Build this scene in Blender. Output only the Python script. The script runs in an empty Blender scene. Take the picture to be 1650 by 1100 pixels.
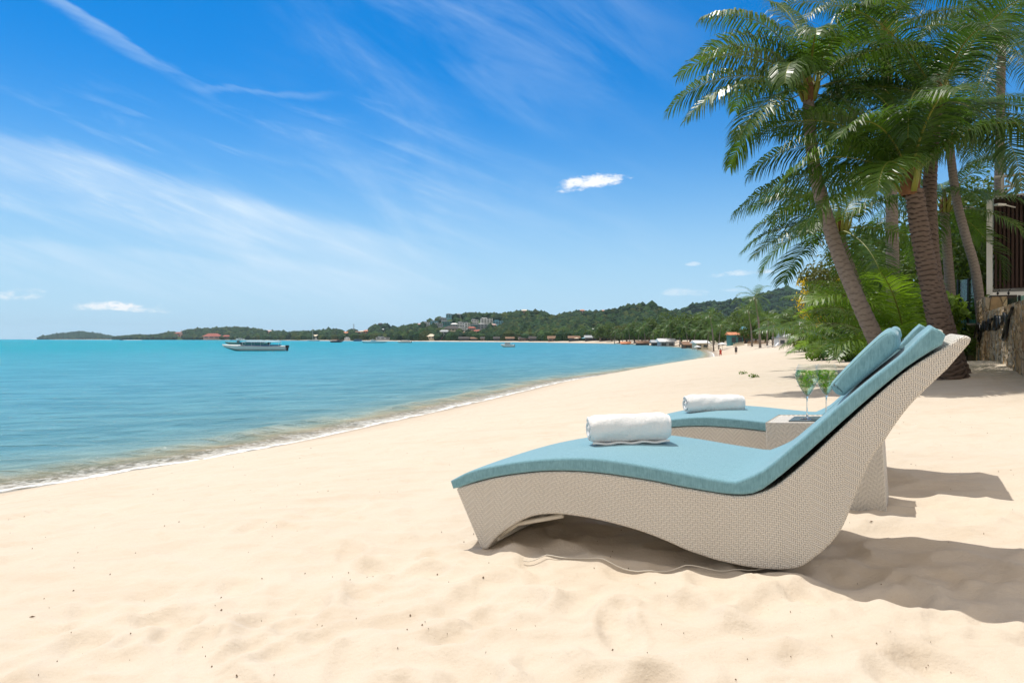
import bpy, bmesh, math, random
import numpy as np
from mathutils import Vector, Matrix, Quaternion
S = bpy.context.scene
COL = S.collection
R = math.radians
F = 1100.0                      # focal length in pixels of the 1650 px wide photograph
HOR = 546.0
# ------------------------------------------------------------------ camera
cam_d = bpy.data.cameras.new('camera'); cam = bpy.data.objects.new('camera', cam_d); COL.objects.link(cam)
cam.location = (0, 0, 1.0); cam.rotation_euler = (R(90), 0, 0)
cam_d.sensor_width = 36.0; cam_d.lens = 36.0*F/1650.0; cam_d.shift_y = -4.0/1650.0
cam_d.clip_start = 0.05; cam_d.clip_end = 60000
S.camera = cam
# ------------------------------------------------------------------ sun: shadows fall right and towards the viewer
SHX, SHY = 0.21, -0.33
sun_vec = Vector((-SHX, -SHY, 1.0)).normalized()
ELEV = math.asin(sun_vec.z); AZ = math.atan2(sun_vec.x, sun_vec.y)
sd_ = bpy.data.lights.new('sun', 'SUN'); sun = bpy.data.objects.new('sun', sd_); COL.objects.link(sun)
sd_.energy = 3.0; sd_.angle = R(0.5); sd_.color = (1.0, 0.955, 0.88)
sun.rotation_euler = (-sun_vec).to_track_quat('-Z', 'Y').to_euler()
sun.location = (-6, 9, 30)
S.view_settings.view_transform = 'Standard'; S.view_settings.look = 'None'
S.view_settings.exposure = 0.42; S.view_settings.gamma = 1.0
S.render.engine = 'CYCLES'
S.cycles.max_bounces = 7; S.cycles.transparent_max_bounces = 12
S.cycles.caustics_reflective = False; S.cycles.caustics_refractive = False

# ------------------------------------------------------------------ node expression helper
class NT:
    def __init__(s, tree): s.t = tree; s.N = tree.nodes; s.L = tree.links
    def new(s, kind, **kw):
        n = s.N.new(kind)
        for k, v in kw.items(): setattr(n, k, v)
        return n
    def put(s, sock, v):
        if isinstance(v, E): s.L.new(v.o, sock)
        elif hasattr(v, 'is_output'): s.L.new(v, sock)
        else:
            if isinstance(v, (tuple, list)) and sock.type == 'RGBA' and len(v) == 3: v = (*v, 1)
            sock.default_value = v
    def m(s, op, *a, clamp=False):
        n = s.new('ShaderNodeMath', operation=op); n.use_clamp = clamp
        for i, x in enumerate(a): s.put(n.inputs[i], x)
        return E(s, n.outputs[0])
    def mix(s, f, a, b, blend='MIX'):
        n = s.new('ShaderNodeMix', data_type='RGBA', blend_type=blend)
        s.put(n.inputs[0], f); s.put(n.inputs[6], a); s.put(n.inputs[7], b)
        return n.outputs[2]
    def sep(s, v):
        n = s.new('ShaderNodeSeparateXYZ'); s.put(n.inputs[0], v)
        return [E(s, n.outputs[i]) for i in range(3)]
    def comb(s, x, y, z):
        n = s.new('ShaderNodeCombineXYZ')
        for i, v in enumerate((x, y, z)): s.put(n.inputs[i], v)
        return n.outputs[0]
    def noise(s, vec, scale, detail=3, rough=.5, dist=0, out=0):
        n = s.new('ShaderNodeTexNoise'); s.put(n.inputs['Vector'], vec)
        n.inputs['Scale'].default_value = scale; n.inputs['Detail'].default_value = detail
        n.inputs['Roughness'].default_value = rough; n.inputs['Distortion'].default_value = dist
        return E(s, n.outputs[out])
    def vor(s, vec, scale, feat='F1', out='Distance', rnd=1.0):
        n = s.new('ShaderNodeTexVoronoi', feature=feat); s.put(n.inputs['Vector'], vec)
        n.inputs['Scale'].default_value = scale; n.inputs['Randomness'].default_value = rnd
        return E(s, n.outputs[out])
    def ramp(s, f, stops):
        n = s.new('ShaderNodeValToRGB'); s.put(n.inputs[0], f); e = n.color_ramp.elements
        while len(e) > 1: e.remove(e[0])
        e[0].position = stops[0][0]; e[0].color = (*stops[0][1], 1)
        for p, c in stops[1:]:
            q = e.new(p); q.color = (*c, 1)
        return n.outputs[0]
    def sstep(s, x, a, b):
        n = s.new('ShaderNodeMapRange', interpolation_type='SMOOTHSTEP'); s.put(n.inputs[0], x)
        n.inputs[1].default_value = a; n.inputs[2].default_value = b
        return E(s, n.outputs[0])
    def obj(s): return s.new('ShaderNodeTexCoord').outputs['Object']
    def geo(s): return s.new('ShaderNodeNewGeometry').outputs['Position']
    def attr(s, name, fac=True):
        n = s.new('ShaderNodeAttribute', attribute_name=name)
        return E(s, n.outputs['Fac']) if fac else n.outputs['Color']
    def scale(s, vec, v):
        n = s.new('ShaderNodeVectorMath', operation='MULTIPLY'); s.put(n.inputs[0], vec); n.inputs[1].default_value = v
        return n.outputs[0]
    def bump(s, h, strength=.5, dist=.01, normal=None):
        n = s.new('ShaderNodeBump'); s.put(n.inputs['Height'], h); n.inputs['Strength'].default_value = strength
        n.inputs['Distance'].default_value = dist
        if normal is not None: s.put(n.inputs['Normal'], normal)
        return n.outputs[0]
class E:
    def __init__(s, n, o): s.n = n; s.o = o
    def __add__(s, b): return s.n.m('ADD', s, b)
    def __radd__(s, b): return s.n.m('ADD', b, s)
    def __sub__(s, b): return s.n.m('SUBTRACT', s, b)
    def __rsub__(s, b): return s.n.m('SUBTRACT', b, s)
    def __mul__(s, b): return s.n.m('MULTIPLY', s, b)
    def __rmul__(s, b): return s.n.m('MULTIPLY', b, s)
    def __truediv__(s, b): return s.n.m('DIVIDE', s, b)
    def sin(s): return s.n.m('SINE', s)
    def abs(s): return s.n.m('ABSOLUTE', s)
    def clamp(s): return s.n.m('ADD', s, 0.0, clamp=True)
    def fl(s): return s.n.m('FLOOR', s)
    def fr(s): return s.n.m('FRACT', s)
    def exp(s): return s.n.m('EXPONENT', s)
    def max(s, b): return s.n.m('MAXIMUM', s, b)

# ------------------------------------------------------------------ world: Nishita sky with cirrus at infinity
W = bpy.data.worlds.new('World'); S.world = W; W.use_nodes = True
SKY_TINT = (.015, .52, .96); SKY_LOW = (3.6, 5.6, 7.1); SKY_FILL = (6.6, 6.0, 5.4)
def build_world():
    t = NT(W.node_tree); t.N.clear()
    sky = t.new('ShaderNodeTexSky', sky_type='NISHITA'); sky.sun_disc = False
    sky.sun_elevation = ELEV; sky.sun_rotation = AZ; sky.air_density = 1.15; sky.dust_density = 0.35; sky.ozone_density = 2.6
    d = t.new('ShaderNodeTexCoord').outputs['Generated']
    x, y, z = t.sep(d)
    deep = t.mix(1.0, sky.outputs[0], SKY_TINT, 'MULTIPLY')          # polarised, deep tropical blue
    hz = t.sstep(z, .43, -.02); deep = t.mix(t.m('POWER', hz, 1.55)*.97, deep, SKY_LOW)
    sky_fill = t.sstep(y, .40, -.30).max(t.sstep(z, .50, .85))           # unseen whitish glow added behind and overhead to lift the shade
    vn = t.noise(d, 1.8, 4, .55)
    deep = t.mix(sky_fill*(.80 + vn*.25), deep, SKY_FILL)
    front = t.sstep(y, 0.15, 0.35)
    yy = y.max(0.1)
    u = x/yy*F + 825.0                     # gnomonic sky coordinates, in the photograph's angular units
    v = HOR - z/yy*F
    p = t.comb(u*0.01, v*0.01, 0.0)
    def rot(ang, sx, sy, off=0.0):
        c, s_ = math.cos(R(ang)), math.sin(R(ang))
        return t.comb((u*c + v*s_)*sx + off, (v*c - u*s_)*sy, off)
    n1 = t.noise(rot(24, .0022, .016), 1.0, 6, .62, .6)
    n2 = t.noise(rot(20, .004, .034, 5.3), 1.0, 6, .6, .4)
    n3 = t.noise(rot(33, .0028, .008, 11.7), 1.0, 5, .6, .8)
    def band(x0, y0, x1, y1, wu, wd, x_fade0, x_fade1, curve=0.0):
        k = (y1 - y0)/(x1 - x0)
        mid = (u - x0)/(x1 - x0)
        line = (u - x0)*k + y0 + mid*(1.0 - mid)*(-curve)
        dd = v - line + (n1 - .5)*60.0
        up = t.sstep(dd, -wu, 0.0); dn = t.sstep(dd, wd, 0.0)
        return up*dn*t.sstep(u, x_fade1, x_fade0)
    streak = (n2*1.5 - .30).clamp()
    b1 = band(-60, 222, 760, 440, 34, 150, 560, 780, 30)*(streak*.75 + .25)*.72
    b2 = band(-60, 382, 760, 470, 20, 90, 400, 800)*(n2*1.3 - .15).clamp()*.5
    b3 = band(60, -12, 330, 140, 9, 22, 300, 360)*t.sstep(u, 40, 100)*(n2*2.0 - .45).clamp()*.38
    b3b = band(300, 138, 560, 152, 6, 10, 480, 560)*t.sstep(u, 290, 360)*.14
    b4 = t.sstep(n3*.75 + n1*.25, .36, .86)*t.sstep(v, 330, 60)*t.sstep(u, 330, 620)*t.sstep(u, 1250, 800)*.40
    b5 = t.sstep(n3*.6 + n2*.4, .40, .75)*t.sstep(v, 170, 330)*t.sstep(v, 520, 420)*.34*t.sstep(u, 1300, 500)
    b6 = t.sstep(n2, .5, .75)*t.sstep(v, 60, 250)*t.sstep(v, 420, 300)*.22*t.sstep(u, 900, 500)
    low = t.sstep(v, 250, 540)*.25
    cir = (b1 + b2 + b3 + b3b + b4 + b5 + b6 + low).clamp()
    nf = t.noise(t.comb(u*.022, v*.05, 3.0), 1.0, 7, .62)
    nf2 = t.noise(t.comb(u*.07, v*.16, 8.0), 1.0, 5, .65)
    def puff(cx, cy, rx, ry, tilt=0.0, dens=1.0):
        du = (u - cx)/rx; dv = (v - cy - (u - cx)*tilt)/ry
        dv = dv*t.m('ADD', 1.0, t.sstep(dv, 0.0, 1.0)*.9)
        r2 = du*du + dv*dv
        return t.sstep(r2 + (.5 - nf)*5.0 + (.5 - nf2)*2.2, 1.15, -.5)*dens
    pf = puff(950, 297, 60, 15, -.17, 1.1) + puff(160, 495, 62, 9, .0, .85) + puff(222, 497, 50, 10, .05, .7) \
        + puff(30, 477, 44, 12, -.08, .65) + puff(1195, 441, 55, 6, -.08, .5) + puff(1103, 472, 34, 8, 0, .4) \
        + puff(1118, 426, 14, 4, 0, .4) + puff(1185, 468, 22, 4, 0, .3)
    pf = pf.clamp()
    cloudc = (7.4, 8.0, 8.6)
    c1 = t.mix(cir*front, deep, (5.2, 6.5, 7.7))
    c2 = t.mix(pf*front, c1, (7.6, 7.8, 8.0))
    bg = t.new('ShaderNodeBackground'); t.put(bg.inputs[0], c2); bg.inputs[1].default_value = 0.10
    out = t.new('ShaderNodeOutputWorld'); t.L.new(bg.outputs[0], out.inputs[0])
build_world()

# ------------------------------------------------------------------ generic helpers
def tag(o, label=None, cat=None, group=None, kind=None):
    if label: o['label'] = label
    if cat: o['category'] = cat
    if group: o['group'] = group
    if kind: o['kind'] = kind
    return o
def empty(name, loc=(0, 0, 0), rz=0.0):
    o = bpy.data.objects.new(name, None); COL.objects.link(o); o.location = loc; o.rotation_euler = (0, 0, rz)
    o.empty_display_size = .2
    return o
def link(name, me, mats, parent=None, loc=(0, 0, 0)):
    o = bpy.data.objects.new(name, me); COL.objects.link(o); o.location = loc
    if not isinstance(mats, (list, tuple)): mats = [mats]
    for m in mats:
        if m is not None: me.materials.append(m)
    if parent: o.parent = parent
    return o
def mesh_np(name, V, Fc, mats, parent=None, smooth=False, mi=None, loc=(0, 0, 0), attrs=None):
    """V (n,3); Fc list of equally long faces as array (m,k)"""
    V = np.asarray(V, dtype=np.float32); Fc = np.asarray(Fc, dtype=np.int32)
    me = bpy.data.meshes.new(name)
    me.vertices.add(len(V)); me.vertices.foreach_set('co', V.ravel())
    m, k = Fc.shape
    me.loops.add(m*k); me.loops.foreach_set('vertex_index', Fc.ravel())
    me.polygons.add(m)
    me.polygons.foreach_set('loop_start', np.arange(0, m*k, k, dtype=np.int32))
    me.polygons.foreach_set('loop_total', np.full(m, k, dtype=np.int32))
    if mi is not None: me.polygons.foreach_set('material_index', np.asarray(mi, dtype=np.int32))
    me.polygons.foreach_set('use_smooth', np.full(m, smooth, dtype=bool))
    if attrs:
        for an, av in attrs.items():
            av = np.asarray(av, dtype=np.float32)
            if av.ndim == 1:
                a = me.attributes.new(an, 'FLOAT', 'POINT'); a.data.foreach_set('value', av)
            else:
                a = me.attributes.new(an, 'FLOAT_COLOR', 'POINT'); a.data.foreach_set('color', av.ravel())
    me.update(calc_edges=True); me.validate()
    return link(name, me, mats, parent, loc)
class MB:
    """collects shapes and links them as one mesh"""
    def __init__(s): s.v = []; s.f = []; s.mi = []
    def add(s, V, Fc, mi=0):
        b = len(s.v); s.v += [tuple(p) for p in V]; s.f += [tuple(i + b for i in q) for q in Fc]; s.mi += [mi]*len(Fc); return s
    def box(s, c, size, rz=0.0, mi=0, taper=1.0):
        hx, hy, hz = size[0]/2, size[1]/2, size[2]/2; V = []
        for dz in (-1, 1):
            k = taper if dz > 0 else 1.0
            for dx, dy in ((-1, -1), (1, -1), (1, 1), (-1, 1)):
                x, y = dx*hx*k, dy*hy*k
                V.append((c[0] + x*math.cos(rz) - y*math.sin(rz), c[1] + x*math.sin(rz) + y*math.cos(rz), c[2] + dz*hz))
        return s.add(V, [(3, 2, 1, 0), (4, 5, 6, 7), (0, 1, 5, 4), (1, 2, 6, 5), (2, 3, 7, 6), (3, 0, 4, 7)], mi)
    def tube(s, pts, r, n=8, mi=0, cap=True):
        pts = [Vector(p) for p in pts]; rs = r if isinstance(r, (list, tuple)) else [r]*len(pts)
        V = []; Fc = []; prev = None
        for i, p in enumerate(pts):
            d = (pts[min(i + 1, len(pts) - 1)] - pts[max(i - 1, 0)]).normalized()
            if prev is None:
                a = Vector((0, 0, 1)) if abs(d.z) < .9 else Vector((1, 0, 0)); nx = d.cross(a).normalized()
            else: nx = (prev - d*prev.dot(d)).normalized()
            prev = nx; ny = d.cross(nx)
            for k in range(n):
                a = 2*math.pi*k/n; V.append(p + (nx*math.cos(a) + ny*math.sin(a))*rs[i])
        for i in range(len(pts) - 1):
            for k in range(n):
                k2 = (k + 1) % n; Fc.append((i*n + k, i*n + k2, (i + 1)*n + k2, (i + 1)*n + k))
        if cap: Fc.append(tuple(range(n - 1, -1, -1))); Fc.append(tuple((len(pts) - 1)*n + k for k in range(n)))
        return s.add(V, Fc, mi)
    def lathe(s, prof, n=24, c=(0, 0, 0), mi=0):
        V = []; Fc = []
        for r, z in prof:
            for k in range(n):
                a = 2*math.pi*k/n; V.append((c[0] + r*math.cos(a), c[1] + r*math.sin(a), c[2] + z))
        for i in range(len(prof) - 1):
            for k in range(n):
                k2 = (k + 1) % n; Fc.append((i*n + k, i*n + k2, (i + 1)*n + k2, (i + 1)*n + k))
        return s.add(V, Fc, mi)
    def build(s, name, mats, parent=None, smooth=False, loc=(0, 0, 0), bevel=0.0):
        me = bpy.data.meshes.new(name); me.from_pydata(s.v, [], s.f)
        me.polygons.foreach_set('material_index', s.mi)
        me.polygons.foreach_set('use_smooth', [smooth]*len(s.f)); me.update()
        o = link(name, me, mats, parent, loc)
        if bevel > 0:
            b = o.modifiers.new('bevel', 'BEVEL'); b.width = bevel; b.segments = 3; b.limit_method = 'ANGLE'; b.angle_limit = R(30)
        return o
def copy_tree(o, parent=None):
    c = o.copy(); COL.objects.link(c)
    if parent: c.parent = parent
    for ch in [q for q in bpy.data.objects if q.parent == o]: copy_tree(ch, c)
    return c
def at(px, dist, py=None, z=None):
    x = (px - 825.0)/F*dist
    if z is None: z = 1.0 - (py - HOR)*dist/F
    return Vector((x, dist, z))
def catmull(P, n=6):
    P = [np.array(p, float) for p in P]; out = []
    for i in range(len(P) - 1):
        p0 = P[max(i - 1, 0)]; p1 = P[i]; p2 = P[i + 1]; p3 = P[min(i + 2, len(P) - 1)]
        for k in range(n):
            t = k/n
            out.append(.5*((2*p1) + (-p0 + p2)*t + (2*p0 - 5*p1 + 4*p2 - p3)*t*t + (-p0 + 3*p1 - 3*p2 + p3)*t**3))
    out.append(P[-1]); return out
# numpy gradient noise
_rs = np.random.RandomState(7); _perm = _rs.permutation(512); _g = _rs.uniform(0, 2*np.pi, 512)
def pn(x, y, seed=0):
    xi = np.floor(x).astype(np.int64); yi = np.floor(y).astype(np.int64); xf = x - xi; yf = y - yi
    def gr(ix, iy, dx, dy):
        a = _g[_perm[(_perm[(ix + seed*37) & 511] + iy*1) & 511]]
        return np.cos(a)*dx + np.sin(a)*dy
    u = xf*xf*xf*(xf*(xf*6 - 15) + 10); v = yf*yf*yf*(yf*(yf*6 - 15) + 10)
    n0 = gr(xi, yi, xf, yf); n1 = gr(xi + 1, yi, xf - 1, yf); n2 = gr(xi, yi + 1, xf, yf - 1); n3 = gr(xi + 1, yi + 1, xf - 1, yf - 1)
    return 1.5*((n0*(1 - u) + n1*u)*(1 - v) + (n2*(1 - u) + n3*u)*v)
def sst(x, a, b):
    t = np.clip((x - a)/(b - a), 0, 1); return t*t*(3 - 2*t)

# ------------------------------------------------------------------ materials
MATS = {}
def mat(name, fn):
    m = bpy.data.materials.new(name); m.use_nodes = True; t = NT(m.node_tree); t.N.clear()
    out = t.new('ShaderNodeOutputMaterial')
    sh = fn(t); t.L.new(sh, out.inputs['Surface']); MATS[name] = m; return m
def pbsdf(t, color, rough=.6, normal=None, spec=.3, metallic=0.0, **kw):
    b = t.new('ShaderNodeBsdfPrincipled'); t.put(b.inputs['Base Color'], color); t.put(b.inputs['Roughness'], rough)
    b.inputs['Specular IOR Level'].default_value = spec; b.inputs['Metallic'].default_value = metallic
    if normal is not None: t.put(b.inputs['Normal'], normal)
    for k, v in kw.items(): t.put(b.inputs[k], v)
    return b.outputs[0]
def plain(name, c, rough=.6, var=.18, scale=6.0, spec=.3, metallic=0.0, bump=0.0):
    def fn(t):
        n = t.noise(t.obj(), scale, 5, .6)
        col = t.mix(n, tuple(q*(1 - var) for q in c), tuple(min(1, q*(1 + var)) for q in c))
        nm = t.bump(t.noise(t.obj(), scale*4, 4), .4, bump) if bump else None
        return pbsdf(t, col, rough, nm, spec, metallic)
    return mat(name, fn)

def sand_fn(t):
    p = t.geo()
    sd = t.attr('shore')
    fine = t.noise(p, 420, 3, .7); mid = t.noise(p, 38, 5, .65); big = t.noise(p, 1.3, 5, .6); streak = t.noise(t.scale(p, (.5, 2.2, 1)), 2.2, 5, .65)
    col = t.mix(big, (.58, .50, .40), (.65, .575, .475))
    col = t.mix(t.sstep(streak, .55, .75)*.25, col, (.53, .40, .27))
    col = t.mix(t.sstep(fine, .35, .75)*.35, col, (.50, .39, .27))
    spk = t.sstep(t.vor(p, 46), .10, .045)*t.sstep(t.noise(p, 3.1, 3), .50, .62)
    col = t.mix(spk*.55, col, (.16, .10, .06))
    # scattered wrack and damp, darker sand close to the water
    wob = sd + (t.noise(p, .7, 4) - .5)*1.6
    wrack = t.sstep(wob, .8, 2.0)*t.sstep(wob, 10.0, 3.5)*t.sstep(t.noise(t.scale(p, (.9, 2.2, 1)), 3.4, 5, .75), .53, .66)
    col = t.mix(wrack*.50, col, (.36, .25, .15))
    damp = t.sstep(wob, 1.3, .3)
    col = t.mix(t.sstep(wob, 5.5, .6)*.35, col, (.46, .36, .25))
    col = t.mix(damp*.75, col, (.36, .27, .18))
    rough = t.m('SUBTRACT', .95, damp*.45)
    tr_ = t.vor(t.scale(p, (1, 1.25, 1)), 3.1, 'SMOOTH_F1')
    h = fine*.0020 + mid*.010 + t.noise(p, 9, 4, .65)*.014 + t.sstep(tr_, .05, .38)*.024*t.sstep(t.noise(p, .45, 3), .42, .62)
    col = t.mix(t.sstep(t.noise(p, 5.5, 5, .7), .50, .72)*.24, col, (.50, .40, .29))
    col = t.mix(t.sstep(t.noise(t.scale(p, (.6, 2.0, 1)), 1.4, 5, .7), .50, .66)*.26, col, (.50, .40, .29))
    b = t.bump(h, .55, 1.0)
    return pbsdf(t, col, rough, b, .25)
mat('sand', sand_fn)

def weave(t, u, v, c=.0068):
    """twill: horizontal and vertical strands crossing two over two"""
    U = u/c; V = v/c; ui = U.fl(); vi = V.fl()
    blk = t.m('MODULO', (U/8.0).fl(), 2.0)
    sgn = blk*2.0 - 1.0
    k = (ui + vi*sgn + 4000.0)
    md = t.m('MODULO', k, 4.0)
    over = t.m('LESS_THAN', md.abs(), 1.9)
    hx = (V.fr()*math.pi).sin(); hy = (U.fr()*math.pi).sin()
    h = over*hx*1.0 + (1.0 - over)*hy*.72
    return h, over
def wicker_fn(axis):
    def fn(t):
        o = t.obj(); x, y, z = t.sep(o)
        # side faces use x,z; end faces y,z; top faces x,y
        nrm = t.new('ShaderNodeNewGeometry')
        tc = t.new('ShaderNodeTexCoord').outputs['Normal']; nx, ny, nz = t.sep(tc)
        isy = t.m('GREATER_THAN', ny.abs(), .6)
        u = isy*x + (1.0 - isy)*y
        steep = t.m('GREATER_THAN', nz.abs(), .72)
        v = isy*z + (1.0 - isy)*((1.0 - steep)*z + steep*x)
        if axis == 'lounger':   # rows follow the swept outline of the side
            arch = t.m('SUBTRACT', x, .55); sh = arch*arch*(-.16)
            v = v + isy*sh*t.m('SUBTRACT', 1.0, t.sstep(x, 1.15, 1.7))
            bx = t.sstep(x, 1.15, 1.7)
            v = v - isy*bx*((x - 1.2)*.55)
        wob = t.noise(o, 14, 2)
        h, over = weave(t, u + wob*.002, v + wob*.002)
        n = t.noise(o, 5, 4); gap = t.sstep(h, .42, .12)
        col = t.mix(n, (.77, .725, .65), (.87, .835, .77))
        rid = t.noise(t.scale(o, (60, 60, 180)), 1.0, 1)
        col = t.mix(rid*.25, col, (.72, .67, .60))
        col = t.mix((1.0 - over)*.30, col, (.52, .48, .42))
        col = t.mix(gap*.72, col, (.10, .095, .085))
        b = t.bump(h, .9, .0035)
        return pbsdf(t, col, .5, b, .4)
    return fn
mat('wicker', wicker_fn('lounger')); mat('wicker_table', wicker_fn('table'))
def fabric_fn(t):
    o = t.obj()
    s1 = t.noise(t.scale(o, (420, 60, 40)), 1.0, 3, .6); s2 = t.noise(t.scale(o, (60, 420, 40)), 1.0, 3, .6)
    s3 = t.noise(t.scale(o, (300, 300, 14)), 1.0, 2, .6)
    w = s1*.4 + s2*.3 + s3*.3; big = t.noise(o, 3.0, 4)
    col = t.mix(t.sstep(w, .30, .70), (.10, .23, .285), (.225, .425, .51))
    col = t.mix(big*.25, col, (.19, .40, .43))
    h = w*.6 + t.noise(o, 9, 3)*3.0
    return pbsdf(t, col, .85, t.bump(h, .5, .0016), .2, **{'Sheen Weight': .25})
mat('teal_fabric', fabric_fn)
plain('piping', (.30, .56, .62), .7, .1)
def terry_fn(t):
    o = t.obj(); n = t.noise(o, 330, 3, .7); b_ = t.noise(o, 26, 4)
    return pbsdf(t, t.mix(n, (.78, .79, .80), (.90, .90, .89)), .95, t.bump(n*1.2 + b_*2.6 + t.noise(o, 90, 3)*1.0, .8, .004), .1, **{'Sheen Weight': .4})
mat('terry', terry_fn)
def trunk_fn(dark, light, rk=.85):
    def fn(t):
        o = t.obj(); n = t.noise(t.scale(o, (1, 1, 3)), 9, 6, .7); fib = t.noise(t.scale(o, (30, 30, 3)), 1.0, 4, .7)
        rg = t.attr('ring')
        col = t.mix(n, dark, light); col = t.mix(fib*.4, col, tuple(q*.6 for q in dark)); col = t.mix(rg*rk, col, tuple(q*.22 for q in dark))
        return pbsdf(t, col, .9, t.bump(fib*.6 + n, .7, .012), .15)
    return fn
mat('trunk_brown', trunk_fn((.10, .075, .062), (.26, .20, .165)))
mat('trunk_grey', trunk_fn((.17, .145, .125), (.36, .31, .27), .5))
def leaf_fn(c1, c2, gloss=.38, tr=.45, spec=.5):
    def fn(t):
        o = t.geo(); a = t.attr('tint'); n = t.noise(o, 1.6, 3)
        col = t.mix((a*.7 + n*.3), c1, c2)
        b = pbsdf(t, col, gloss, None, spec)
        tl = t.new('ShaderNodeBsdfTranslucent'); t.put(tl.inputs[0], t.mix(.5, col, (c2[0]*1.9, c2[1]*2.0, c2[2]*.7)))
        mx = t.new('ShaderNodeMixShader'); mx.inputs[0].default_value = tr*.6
        t.L.new(b, mx.inputs[1]); t.L.new(tl.outputs[0], mx.inputs[2]); return mx.outputs[0]
    return fn
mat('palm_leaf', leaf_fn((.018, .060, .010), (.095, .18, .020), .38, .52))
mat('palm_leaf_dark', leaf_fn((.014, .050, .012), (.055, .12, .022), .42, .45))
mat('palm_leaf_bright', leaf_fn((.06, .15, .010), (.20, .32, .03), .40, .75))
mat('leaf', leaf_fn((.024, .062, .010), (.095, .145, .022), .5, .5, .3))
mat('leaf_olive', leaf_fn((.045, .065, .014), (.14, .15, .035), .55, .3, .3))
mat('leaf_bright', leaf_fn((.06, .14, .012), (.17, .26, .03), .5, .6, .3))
plain('blossom', (.80, .60, .03), .6, .15)
plain('petiole', (.20, .22, .04), .5, .35, 3.0)
plain('husk', (.17, .085, .04), .9, .4, 12, bump=.01)
plain('bark', (.10, .075, .055), .9, .3, 8, bump=.02)
plain('white_paint', (.78, .78, .76), .5, .05)
plain('louvre', (.045, .022, .016), .55, .3, 20)
plain('black_metal', (.012, .012, .012), .4, .1)
plain('dark_box', (.03, .024, .022), .6, .2)
plain('concrete', (.42, .41, .38), .9, .2, 5, bump=.006)
plain('grey_block', (.36, .34, .31), .9, .2, 7, bump=.006)
plain('teal_metal', (.10, .28, .30), .5, .2)
plain('cable', (.62, .58, .50), .5, .1)
plain('twig', (.17, .11, .065), .9, .5, 30)
def stone_fn(t):
    o = t.scale(t.geo(), (1.0, 1.0, .55)); c = t.vor(o, 5.2, 'F1', 'Color'); e = t.vor(o, 5.2, 'DISTANCE_TO_EDGE', 'Distance')
    r, g, b = t.sep(c.o); n = t.noise(t.geo(), 9, 6, .7)
    col = t.ramp(r, [(0, (.36, .22, .12)), (.35, (.58, .40, .22)), (.6, (.42, .38, .32)), (.8, (.66, .47, .28)), (1, (.52, .46, .38))])
    col = t.mix(t.sstep(n, .35, .7)*.5, col, (.20, .15, .10)); m = t.sstep(e, .045, .0)
    col = t.mix(m*.7, col, (.13, .10, .07))
    return pbsdf(t, col, .9, t.bump(n*.5 + t.sstep(e, 0, .08)*1.0 + g*.5, .8, .04), .2)
mat('stone', stone_fn)
def moss_fn(t):
    n = t.noise(t.geo(), 4, 6, .7); return pbsdf(t, t.mix(t.sstep(n, .4, .6), (.17, .15, .10), (.10, .15, .05)), .95, t.bump(n, .6, .03))
mat('mossy_stone', moss_fn)
def glass_fn(t):
    tr = t.new('ShaderNodeBsdfTransparent'); tr.inputs[0].default_value = (.97, .99, .985, 1)
    gl = t.new('ShaderNodeBsdfGlossy'); gl.inputs['Roughness'].default_value = .02
    lw = t.new('ShaderNodeLayerWeight'); lw.inputs[0].default_value = .22
    f = E(t, lw.outputs['Facing']); f = f*f*.8 + .05
    mx = t.new('ShaderNodeMixShader'); t.put(mx.inputs[0], f); t.L.new(tr.outputs[0], mx.inputs[1]); t.L.new(gl.outputs[0], mx.inputs[2])
    return mx.outputs[0]
mat('glass', glass_fn)
mat('glass_solid', lambda t: pbsdf(t, (1, 1, 1), .02, None, .5, **{'Transmission Weight': 1.0, 'IOR': 1.45}))
def liquid_fn(t):
    tr = t.new('ShaderNodeBsdfTransparent'); tr.inputs[0].default_value = (.93, .98, .80, 1)
    rf = t.new('ShaderNodeBsdfRefraction'); rf.inputs['Color'].default_value = (.90, .98, .76, 1); rf.inputs['IOR'].default_value = 1.3; rf.inputs['Roughness'].default_value = .03
    gl = t.new('ShaderNodeBsdfGlossy'); gl.inputs['Roughness'].default_value = .02
    m1 = t.new('ShaderNodeMixShader'); m1.inputs[0].default_value = .45; t.L.new(tr.outputs[0], m1.inputs[1]); t.L.new(rf.outputs[0], m1.inputs[2])
    lw = t.new('ShaderNodeLayerWeight'); lw.inputs[0].default_value = .2
    m2 = t.new('ShaderNodeMixShader'); t.put(m2.inputs[0], E(t, lw.outputs['Facing'])*.3); t.L.new(m1.outputs[0], m2.inputs[1]); t.L.new(gl.outputs[0], m2.inputs[2])
    return m2.outputs[0]
mat('drink', liquid_fn)
mat('mint', leaf_fn((.10, .30, .008), (.34, .58, .03), .5, .7, .3))
def ice_fn(t): return pbsdf(t, (.9, .95, .97), .08, None, .5, **{'Transmission Weight': .6})
mat('ice', ice_fn)
plain('tray_glass', (.10, .125, .14), .25, .1, spec=.5)
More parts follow.
